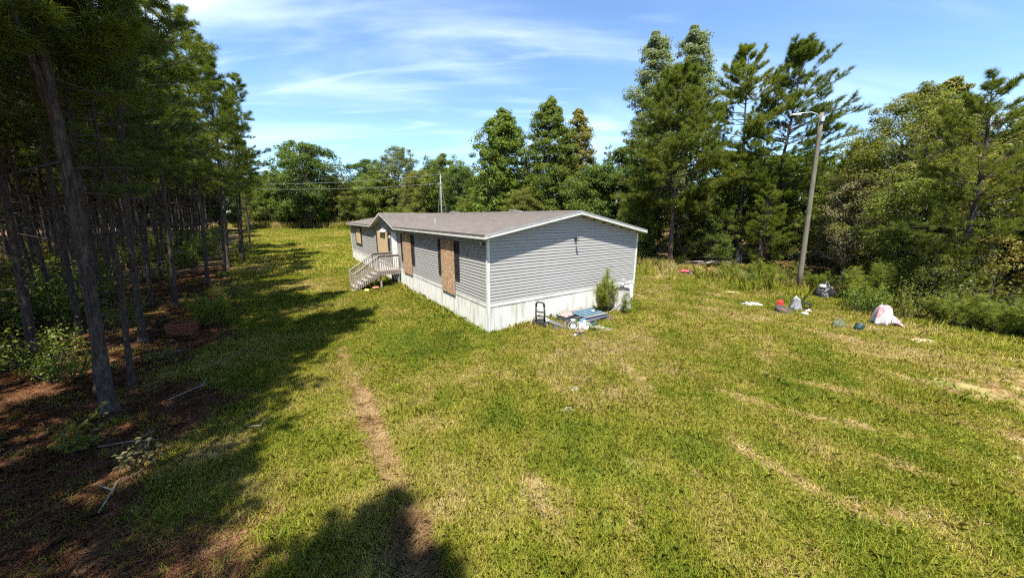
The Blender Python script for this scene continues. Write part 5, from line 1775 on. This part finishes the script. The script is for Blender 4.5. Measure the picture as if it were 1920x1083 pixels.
def build_yard_things():
    # pallet stack against the gable skirting
    px, py = hw(4.12, -0.82)
    for lvl, (lab, dz, rot) in enumerate((('lower wooden pallet with dark blue sides under the top pallet', 0.03, .02), ('upper blue painted pallet with flaking boards by the skirting', 0.185, -.04))):
        P = thing('wooden_pallet', lab, 'pallet', (px, py, dz), TH + rot, 'pallets by the skirting')
        n = 7
        wd = 1.12 / n
        for k, yy in enumerate((-.52, -.02, .48)):
            MB().box(-.6 + .04 * lvl, .6, yy, yy + .045, .018, .105).build('stringer', 'blue_strong', P)
        for i in range(n):
            y = -.56 + i * wd
            m = 'pallet_grey' if (i in (0, n - 1) or (lvl == 0)) else 'blue_paint'
            MB().box(-.60, .60, y + .016, y + wd - .036, .106, .126 + random.uniform(-.002, .002)).build('top_board', m, P)
        for i in (0, 3, 6):
            y = -.56 + i * wd
            MB().box(-.60, .60, y + .012, y + wd - .018, 0, .0175).build('bottom_board', 'pallet_grey', P)
    qx, qy = hw(4.32, -0.95)
    s = thing('scrap_fitting', 'small black and white scrap fitting on the blue pallet', 'scrap', (qx, qy, .318), .6)
    MB().lathe([(.02, 0), (.07, .01), (.08, .05), (.03, .07)], 12).build('cap', 'white_plastic', s)
    MB().tube([(.05, .02, .03), (.18, .06, .03), (.24, -.02, .03)], .025, 8).build('hose', 'black_plastic', s, True)

    # pressure washer / small mower like machine with a tall folded handle
    px, py = hw(2.12, -0.42)
    W = thing('pressure_washer', 'black and white wheeled pressure washer with upright handle by the skirting', 'pressure washer', (px, py, 0), TH + .5, None, None, (1.15, 1.15, .98))
    MB().box(-.20, .20, -.17, .17, .07, .20).hexa([(-.19, -.16, .20), (.19, -.16, .20), (.19, .16, .20), (-.19, .16, .20), (-.15, -.12, .30), (.12, -.12, .27), (.12, .12, .27), (-.15, .12, .30)]).build('body', 'black_plastic', W)
    MB().hexa([(-.05, -.19, .20), (.22, -.19, .18), (.22, .19, .18), (-.05, .19, .20), (.0, -.15, .34), (.17, -.14, .29), (.17, .14, .29), (.0, .15, .34)]).build('hood', 'white_plastic', W)
    for sg in (-1, 1):
        w = MB().lathe([(.05, -.03), (.12, -.03), (.13, -.015), (.13, .015), (.12, .03), (.05, .03)], 18, (-.16, sg * .20, .13), Matrix.Rotation(math.pi / 2, 3, 'X')).build('wheel', 'black_plastic', W)
        MB().lathe([(.015, -.036), (.06, -.034), (.06, .034), (.015, .036)], 12, (-.16, sg * .20, .13), Matrix.Rotation(math.pi / 2, 3, 'X')).build('hub', 'white_plastic', w)
        MB().tube([(-.17, sg * .15, .2), (-.20, sg * .15, .55), (-.22, sg * .14, .86)], .026, 8).build('handle_tube', 'black_plastic', W, True)
    MB().tube([(-.22, -.14, .84), (-.23, -.13, .95), (-.235, -.07, 1.0), (-.235, .07, 1.0), (-.23, .13, .95), (-.22, .14, .84)], .034, 8).build('grip', 'black_plastic', W, True)
    MB().box(-.225, -.185, -.14, .14, .60, .635).box(-.22, -.18, -.13, .13, .44, .47).build('crossbar', 'black_plastic', W)
    MB().tube([(-.2, -.1, .62), (-.12, .02, .52), (-.16, .12, .4), (-.1, -.02, .34)], .012, 6).build('hose', 'grey_plastic', W, True)
    MB().lathe([(.02, 0), (.07, .0), (.07, .05), (.02, .06)], 12, (.22, -.12, .05), Matrix.Rotation(math.pi / 2, 3, 'Y')).build('inlet_cap', 'white_plastic', W)

    # dark flat panel leaning on the heap
    px, py = hw(2.55, -0.75)
    pn = MB().cbox((0, 0, 0), (.42, .95, .03)).build('flat_panel', 'slate', None, False, (px, py, .10))
    pn.rotation_euler = (.12, .16, TH + .30)
    tag(pn, 'dark grey flat panel lying beside the pressure washer', 'panel')
    px, py = hw(2.78, -1.38)
    B = thing('metal_bucket', 'white bucket lying on its side with its open end to the lawn', 'bucket', (px, py, .15))
    m = Matrix.Rotation(TH - .7, 3, 'Z') @ Matrix.Rotation(1.45, 3, 'X')
    MB().lathe([(.001, 0), (.125, 0), (.155, .34), (.165, .345), (.165, .36), (.148, .35), (.118, .02), (.001, .02)], 22, (0, .16, 0), m, False).build('shell', 'white_plastic', B, True)
    MB().lathe([(.001, .30), (.10, .31), (.105, .335), (.001, .33)], 18, (0, .16, 0), m).build('lid', 'galv', B)
    px, py = hw(3.15, -1.02)
    b2 = thing('paint_can', 'white lidded paint can standing behind the fallen bucket', 'paint can', (px, py, 0))
    MB().lathe([(.10, 0), (.10, .19), (.105, .195)], 18).build('can', 'rust', b2)
    MB().lathe([(.106, .196), (.106, .215), (.085, .21), (.08, .20)], 18).build('lid', 'white_plastic', b2)
    px, py = hw(3.28, -0.50)
    t = thing('storage_tote', 'dark open tote filled with faded cloth against the skirting', 'tote', (px, py, 0), TH + .15)
    MB().hexa([(-.25, -.2, 0), (.25, -.2, 0), (.25, .2, 0), (-.25, .2, 0), (-.3, -.24, .26), (.3, -.24, .26), (.3, .24, .26), (-.3, .24, .26)]).build('tub', 'grey_plastic', t)
    MB().box(-.325, .325, -.265, -.235, .235, .275).box(-.325, .325, .235, .265, .235, .275).box(-.325, -.295, -.234, .234, .235, .275).box(.295, .325, -.234, .234, .235, .275).build('rim', 'black_plastic', t)
    cloth('faded_cloth', 'faded pinkish and white cloth heaped in the dark tote', 'cloth', 'red_cloth', (px, py, .26), lump(4, .56, .44, .12), rz=TH)
    px, py = hw(3.45, -1.28)
    cloth('blue_cloth', 'crumpled blue cloth in front of the pallets', 'cloth', 'blue_cloth', (px, py, .02), lump(5, .5, .36, .20, .2), rz=.5)
    px, py = hw(3.2, -1.55)
    cloth('plastic_sheet', 'crumpled pale plastic sheet on the ground before the pallets', 'plastic sheet', 'tarp', (px, py, .01), lump(6, .62, .5, .24, .2), rz=1.1)
    px, py = hw(3.62, -1.85)
    cloth('cement_sack', 'flattened whitish sack right of the crumpled plastic sheet', 'sack', 'white_sheet', (px, py, .01), lump(7, .8, .4, .09, .14), rz=-.2)
    px, py = hw(2.42, -2.0)
    c = thing('spray_can', 'small white topped black can in the grass before the heap', 'can', (px, py, .06), .6)
    MB().tube([(-.12, 0, 0), (.12, 0, 0)], .055, 12).build('can', 'black_plastic', c, True)
    MB().tube([(-.19, 0, 0), (-.121, 0, 0)], [.045, .05], 12).build('cap', 'white_plastic', c, True)
    a, b = hw(2.9, -1.35), hw(2.35, -2.5)
    tag(MB().beam((a[0], a[1], .07), (b[0], b[1], .03), .10, .035).build('scrap_plank', 'dark_wood'), 'dark plank pointing out from the heap into the lawn', 'plank')
    px, py = hw(2.75, -1.75)
    tag(MB().cbox((0, 0, 0), (.3, .2, .08), Matrix.Rotation(.5, 3, 'Z')).build('broken_tile', 'red_cloth', None, False, (px, py, .03)), 'reddish broken slab between bucket and small can', 'slab')

    # barrel under a grey tarp with a dark lid, by the right end of the gable
    px, py = hw(6.55, -0.62)
    T = thing('covered_barrel', 'barrel wrapped in a pale grey tarp with dark lid near the gable corner', 'barrel', (px, py, 0), TH)

    def tf(u, v):
        a = 2 * math.pi * u
        r = (.29 + .13 * (1 - v) ** 1.5) * (1 + (.10 * (1 - v) + .02) * math.sin(7 * a + 1.5 * v) + .05 * math.sin(11 * a + 4 * v))
        return (r * math.cos(a) * 1.05 + .10 * (1 - v) * (math.cos(a) < 0) * math.cos(a), r * math.sin(a), -.01 + .93 * v)
    MB().grid(tf, 44, 14).build('tarp', 'tarp', T, True)
    MB().lathe([(.001, .90), (.28, .915), (.30, .935), (.29, .955), (.22, .985), (.001, .99)], 22).build('lid', 'black_plastic', T, True)
    MB().tube([(.26, -.17, .80), (.30, -.20, .55), (.27, -.2, .5)], .03, 8).build('strap', 'grey_plastic', T, True)
    MB().lathe([(.03, .99), (.07, 1.0), (.075, 1.16), (.05, 1.2)], 12, (.02, .05, 0)).build('jug', 'white_plastic', T, True)
    # weeds by the barrel
    wd = shrub_data(500, 1.75, .5, 14, 48, .16, 'leaf_weed', 'feather')
    px, py = hw(5.55, -0.45)
    plant('tall_weed', wd, 'tall feathery green weed growing between the pallets and the barrel', 'weed', px, py, 1.15, 1.0, (0, 0), z=0, parts=SP)
    w2 = shrub_data(501, .95, .2, 4, 26, .15, 'leaf_fresh', 'feather')
    px, py = hw(6.05, -1.2)
    plant('tall_weed', w2, 'thin young weed standing in front of the wrapped barrel', 'weed', px, py, 1.1, .3, (0, 0), z=0, parts=SP)
    w3 = shrub_data(502, .35, .2, 9, 12, .07, 'leaf_mid', 'leafy')
    px, py = hw(3.3, -1.95)
    plant('small_weed', w3, 'small dark green weed growing up in front of the plastic sheet', 'weed', px, py, 1.1, .3, (0, 0), z=0, parts=SP)
    px, py = hw(5.9, -0.75)
    tag(MB().tube([(px - .3, py - .3, .08), (px + .1, py, .22), (px + .35, py + .12, .42)], [.02, .016, .008], 6).build('fallen_stick', 'dead_wood'), 'thin bare stick between the weed and the barrel', 'stick')

    # grey patches of ash in the lawn
    for x, y, sx, sy, lab in ((1.2, 6.45, .34, .22, 'small pale ash patch nearest the camera in the lawn'), (2.12, 8.85, .34, .2, 'small pale ash patch in the lawn before the heap'), (1.5, 7.32, .30, .2, 'small sandy rubble patch between the two ash patches')):
        o = cloth('ash_patch', lab, 'rubble', 'concrete', (x, y, gzf(x, y) + .035), lump(int(x * 100), sx * .8, sy * .8, .02, .3, .012), 20, 8, rz=.4)

    # ---- right side of the yard
    def at(x, y):
        return (x, y, gzf(x, y))
    # chair draped with a white and pink blanket
    x, y, z = at(14.25, 12.35)

    def bl(u, v):
        a = 2 * math.pi * u
        r = .25 * (.35 + .65 * math.sin(min(v * 1.15, 1.0) * math.pi / 2)) * (1 + .20 * v * math.sin(6 * a) + .11 * v * math.sin(11 * a + 2))
        zz = .78 - .74 * v ** 1.9
        return (r * math.cos(a) * 1.0 - .02, r * math.sin(a) * .9, zz + .02 * math.sin(5 * a))
    o = MB().grid(bl, 40, 14).build('draped_blanket', 'blanket', None, True, (x, y, z))
    s = o.modifiers.new('thickness', 'SOLIDIFY')
    s.thickness = .012
    tag(o, 'white and pink blanket draped over a chair at the wood edge', 'blanket')

    def tail(u, v):
        w = .17 + .08 * v
        xx = .10 + .40 * v
        h = .46 * (1 - v) ** 1.1 + .10 * math.sin(math.pi * v)
        q = (u - .5) * 2
        return (xx + .05 * math.sin(9 * u), -.13 - .16 * v + q * w * .6, max(.0, h * (1 - .75 * q * q) + .04 * math.sin(12 * u + 4 * v)) + .01)
    ch = MB().grid(tail, 16, 16).build('blanket_tail', 'blanket', o, True)
    s = ch.modifiers.new('thickness', 'SOLIDIFY')
    s.thickness = .012
    C = thing('folding_chair', 'dark folding chair hidden under the draped blanket', 'chair', (x, y, z), .4)
    for sx in (-.13, .13):
        for sy in (-.12, .12):
            MB().tube([(sx, sy, -.02), (sx * .9, sy * .9, .42)], .013, 6).build('leg', 'black_plastic', C)
    MB().box(-.14, .14, -.13, .13, .40, .43).build('seat', 'black_plastic', C)
    MB().box(-.13, .13, .10, .12, .43, .70).build('backrest', 'black_plastic', C)
    # sand heap
    x, y, z = at(13.75, 10.55)
    tag(MB().grid(lump(31, .95, .6, .07, .2, .03), 28, 10).build('sand_heap', 'sandy', None, True, (x, y, z)), 'low heap of pale sand right of the draped blanket', 'sand')
    # green bin and netting
    x, y, z = at(12.75, 11.75)
    G = thing('plastic_tub', 'dark teal plastic tub lying in the grass left of the blanket', 'tub', (x, y, z + .09), .5, None, None, .6)
    m = Matrix.Rotation(1.25, 3, 'Y')
    MB().lathe([(.001, -.2), (.17, -.2), (.22, .2), (.235, .21), (.235, .225), (.205, .22), (.155, -.18), (.001, -.18)], 20, (0, 0, .03), m, False).build('tub', 'green_bin', G, True)
    x, y, z = at(12.35, 12.1)
    cloth('netting_heap', 'dark olive heap of old netting beside the teal tub', 'netting', 'mesh_net', (x, y, z), lump(33, .42, .36, .30, .16), rz=.3)
    # heap by the pole: tyre, red jug, grey bag, white bags, sheet
    x, y, z = at(11.95, 14.2)
    ty = thing('car_tyre', 'worn black tyre lying half sunk in the grass left of the grey bag', 'tyre', (x, y, z + .07), .3, None, (.35, .1))
    tor = MB()
    prof = [(.17 + .0, -.07), (.24, -.095), (.30, -.09), (.335, -.05), (.335, .05), (.30, .09), (.24, .095), (.17, .07), (.165, .0), (.17, -.07)]
    tor.lathe(prof, 30, closed=False).build('tread', 'rubber', ty, True)
    MB().lathe([(.001, -.02), (.166, -.03), (.166, .03), (.001, .02)], 24).build('rim', 'rust', ty)
    x, y, z = at(12.2, 14.75)
    J = thing('red_jug', 'red plastic fuel jug between the tyre and the grey bag', 'jug', (x, y, z), .4)
    MB().hexa([(-.14, -.09, 0), (.14, -.09, 0), (.14, .09, 0), (-.14, .09, 0), (-.12, -.08, .34), (.10, -.08, .40), (.10, .08, .40), (-.12, .08, .34)]).build('body', 'orange_red', J)
    MB().tube([(.05, 0, .38), (.12, 0, .47)], [.03, .025], 10).build('spout', 'black_plastic', J)
    MB().tube([(-.1, 0, .33), (-.08, 0, .43), (.0, 0, .44), (.03, 0, .38)], .018, 8).build('handle', 'orange_red', J, True)
    x, y, z = at(12.75, 14.55)
    cloth('rubbish_bag', 'bulging grey rubbish bag beside the red jug', 'rubbish bag', 'grey_bag', (x, y, z), lump(41, .46, .42, .46, .14), 26, 14)
    x, y, z = at(12.95, 14.75)
    cloth('white_litter', 'white carrier bag on top of the grey rubbish bag', 'carrier bag', 'white_sheet', (x - .12, y - .06, z + .42), lump(42, .24, .2, .18, .16), 20, 10)
    x, y, z = at(12.55, 13.8)
    cloth('white_litter', 'flat white carrier bag on the grass before the grey bag', 'carrier bag', 'white_sheet', (x, y, z + .02), lump(43, .36, .22, .10, .18), 20, 10, rz=.4)
    x, y, z = at(13.05, 14.2)
    cloth('white_litter', 'small whitish green carrier bag right of the grey bag', 'carrier bag', 'white_sheet', (x, y, z + .02), lump(44, .28, .2, .12, .18), 20, 10, rz=1.4)
    x, y, z = at(13.1, 14.6)
    K = thing('broken_chair', 'broken black plastic chair frame behind the grey rubbish bag', 'chair', (x + .1, y, z), .7, None, (.25, .1))
    for sx in (-.18, .18):
        MB().tube([(sx, -.15, 0), (sx, -.1, .40)], .015, 6).build('leg', 'black_plastic', K)
        MB().tube([(sx, .15, 0), (sx, .2, .62)], .015, 6).build('leg', 'black_plastic', K)
    MB().box(-.2, .2, -.16, .18, .30, .335).build('seat', 'black_plastic', K)
    MB().box(-.2, .2, .17, .2, .42, .62).build('backrest', 'black_plastic', K)
    x, y, z = at(11.3, 15.25)
    cloth('plastic_sheet', 'white plastic sheet spread flat left of the tyre', 'plastic sheet', 'white_sheet', (x, y, z + .05), lump(45, .8, .35, .10, .2), 28, 10, rz=-.25)
    for i, (x, y, sx, h, lab) in enumerate(((16.35, 17.05, .95, .62, 'larger black rubbish bag heap under the shrubs right of the pole'), (17.25, 16.75, .55, .36, 'smaller black rubbish bag at the right of the black heap'), (16.0, 16.7, .6, .3, 'flattened black rubbish bag in front of the black heap'))):
        cloth('rubbish_bag', lab, 'rubbish bag', 'black_plastic', (x, y, gzf(x, y)), lump(50 + i, sx, sx * .7, h, .14), 26, 12, rz=i * .6)
    x, y, z = at(16.15, 16.95)
    cloth('white_litter', 'white scrap of plastic lying on the black bag heap', 'carrier bag', 'white_sheet', (x, y + .08, z + .52), lump(57, .34, .24, .13, .2), 16, 8)
    # wheelbarrow, red tray
    x, y, z = at(12.85, 24.4)
    Wb = thing('wheelbarrow', 'overturned red wheelbarrow with black wheel at the edge of the wood', 'wheelbarrow', (x, y, z), -.35, None, None, .72)
    MB().hexa([(-.55, -.26, .34), (.30, -.20, .30), (.30, .20, .30), (-.55, .26, .34), (-.42, -.16, .52), (.18, -.12, .50), (.18, .12, .50), (-.42, .16, .52)]).build('tray', 'red_paint', Wb)
    MB().hexa([(-.60, -.31, .325), (.35, -.25, .285), (.35, .25, .285), (-.60, .31, .325), (-.60, -.31, .345), (.35, -.25, .305), (.35, .25, .305), (-.60, .31, .345)]).build('rim', 'red_paint', Wb)
    wh = MB().lathe([(.07, -.05), (.20, -.055), (.235, -.03), (.235, .03), (.20, .055), (.07, .05)], 20, (.42, -.18, .22), Matrix.Rotation(math.pi / 2, 3, 'X')).build('wheel', 'rubber', Wb, True)
    MB().lathe([(.001, -.056), (.075, -.052), (.075, .052), (.001, .056)], 14, (.42, -.18, .22), Matrix.Rotation(math.pi / 2, 3, 'X')).build('hub', 'galv', wh)
    for sg in (-1, 1):
        MB().tube([(.40, sg * .08 - .1, .22), (-.1, sg * .2, .28), (-.85, sg * .27, .02)], .018, 7).build('handle', 'dark_wood', Wb, True)
        MB().tube([(-.2, sg * .2, .30), (-.25, sg * .2, .0)], .014, 6).build('leg', 'black_plastic', Wb)
    # brush pile
    x, y, z = at(17.4, 28.0)
    Bp = thing('brush_pile', 'heap of dead logs and branches under the paired pines', 'brush pile', (x, y, z))
    r = random.Random(9)
    for i in range(16):
        a = r.uniform(-.6, .6) + (math.pi if i % 2 else 0)
        L = r.uniform(.8, 2.4)
        cx, cy = r.uniform(-1.6, 1.4), r.uniform(-.6, .6)
        zz = r.uniform(.05, .7) * math.exp(-(cx / 1.6) ** 2)
        dx, dy = math.cos(a) * L / 2, math.sin(a) * L / 2
        rad = r.uniform(.025, .10)
        MB().tube([(cx - dx, cy - dy, zz + rad), (cx, cy, zz + .1 + rad), (cx + dx, cy + dy, zz + rad + r.uniform(-.05, .3))], [rad, rad * .9, rad * .6], 7).build('log', 'dead_wood' if i % 3 else 'bark_pine', Bp, True)
    x, y = 18.55, 27.2
    cloth('plastic_scrap', 'pale scrap of plastic caught above the brush pile', 'plastic scrap', 'white_sheet', (x, y, gzf(x, y) + .5), lump(61, .4, .3, .5, .2), 16, 8)
    # tall grass stalk clumps on the right
    # ---- forest edge on the left
    x, y, z = at(-11.35, 10.95)
    Rb = thing('rusty_crate', 'rust brown slatted metal crate lying at the edge of the pines', 'crate', (x, y, z), .35)
    for k in range(5):
        MB().box(-.33, .33, -.24, -.225, .03 + k * .09, .09 + k * .09).build('slat', 'rust', Rb)
        MB().box(-.33, .33, .225, .24, .03 + k * .09, .09 + k * .09).build('slat', 'rust', Rb)
        MB().box(.315, .33, -.224, .224, .03 + k * .09, .09 + k * .09).build('slat', 'rust', Rb)
        MB().box(-.33, -.315, -.224, .224, .03 + k * .09, .09 + k * .09).build('slat', 'rust', Rb)
    for sx in (-.31, .31):
        for sy in (-.22, .22):
            MB().box(sx - .018, sx + .018, sy - .018, sy + .018, -.02, .48).build('post', 'rust', Rb)
    MB().box(-.31, .31, -.22, .22, .02, .035).build('base', 'rust', Rb)
    x, y, z = at(-11.2, 10.35)
    cloth('white_litter', 'small white scrap of paper under the rusty crate', 'paper', 'white_sheet', (x, y, z + .01), lump(63, .22, .16, .05, .2), 14, 6)  # a scrap of paper, not a bag
    r = random.Random(19)
    spots = [(-6.9, 5.35, .2, 1.0, 'bleached forked branch on the forest floor at the left edge'), (-7.4, 7.3, 1.2, 1.2, 'fallen stick right of the thick forked pine'),
             (-5.0, 5.8, .1, .8, 'pale straight stick on the brown needle litter'), (-10.4, 9.2, .6, 1.5, 'fallen branch between the slim pine and the rusty crate'),
             (-6.0, 4.3, 2.1, .9, 'thin twig in the lower left corner')]
    for x, y, a, L, lab in spots:
        z = gzf(x, y)
        d = Vector((math.cos(a), math.sin(a), 0))
        p = Vector((x, y, z + .05))
        n = Vector((-d.y, d.x, 0))
        m = MB().tube([p - d * L * .5, p + Vector((0, 0, .04)), p + d * L * .25 + n * .05, p + d * L * .5 + Vector((0, 0, .02))], [.013, .011, .008, .004], 6)
        m.tube([p, p + d * L * .2 + n * .25 + Vector((0, 0, .08))], [.012, .005], 5)
        m.tube([p + d * L * .2, p + d * L * .35 - n * .22 + Vector((0, 0, .05))], [.010, .004], 5)
        tag(m.build('fallen_branch', 'dead_wood', None, True), lab, 'branch')


build_yard_things()


def build_more_clutter():
    """the rest of the heap by the gable skirting"""
    r = random.Random(77)
    items = [(2.95, -.95, .34, .22, 'black_plastic', 'crushed black plastic tray between the tote and the bucket'), (3.05, -1.55, .26, .2, 'dark_wood', 'dark rotten cloth bundle right of the bucket'),
             (2.2, -1.05, .3, .2, 'black_plastic', 'black plastic scrap at the foot of the pressure washer'), (3.75, -1.55, .3, .24, 'green_bin', 'dark green crumpled bag before the pallets'),
             (3.85, -2.1, .5, .3, 'tarp', 'flat grey sack nearest the lawn before the pallets'), (4.9, -1.35, .34, .26, 'dark_wood', 'dark leaf heap at the right end of the pallets')]
    for i, (s, t, a, b, m, lab) in enumerate(items):
        x, y = hw(s, t)
        cloth('scrap_bundle', lab, 'scrap', m, (x, y, .01), lump(80 + i, a, b, .13 if i != 4 else .05, .2), 20, 10, rz=r.uniform(0, 3))
    for i, (s, t, L, a, lab) in enumerate(((3.1, -.75, .9, .5, 'grey weathered board leaning between tote and pallet'), (2.7, -1.05, .7, 1.2, 'short brown board under the fallen bucket'), (3.6, -2.2, .6, -.3, 'broken lath in the grass before the flat sack'))):
        x, y = hw(s, t)
        d = Vector((math.cos(TH + a), math.sin(TH + a), .12 if i == 0 else .02)) * L / 2
        p = Vector((x, y, .10 if i == 0 else .05))
        tag(MB().beam(p - d, p + d, .09, .022).build('scrap_board', 'pallet_grey' if i != 1 else 'dark_wood'), lab, 'board')


build_more_clutter()
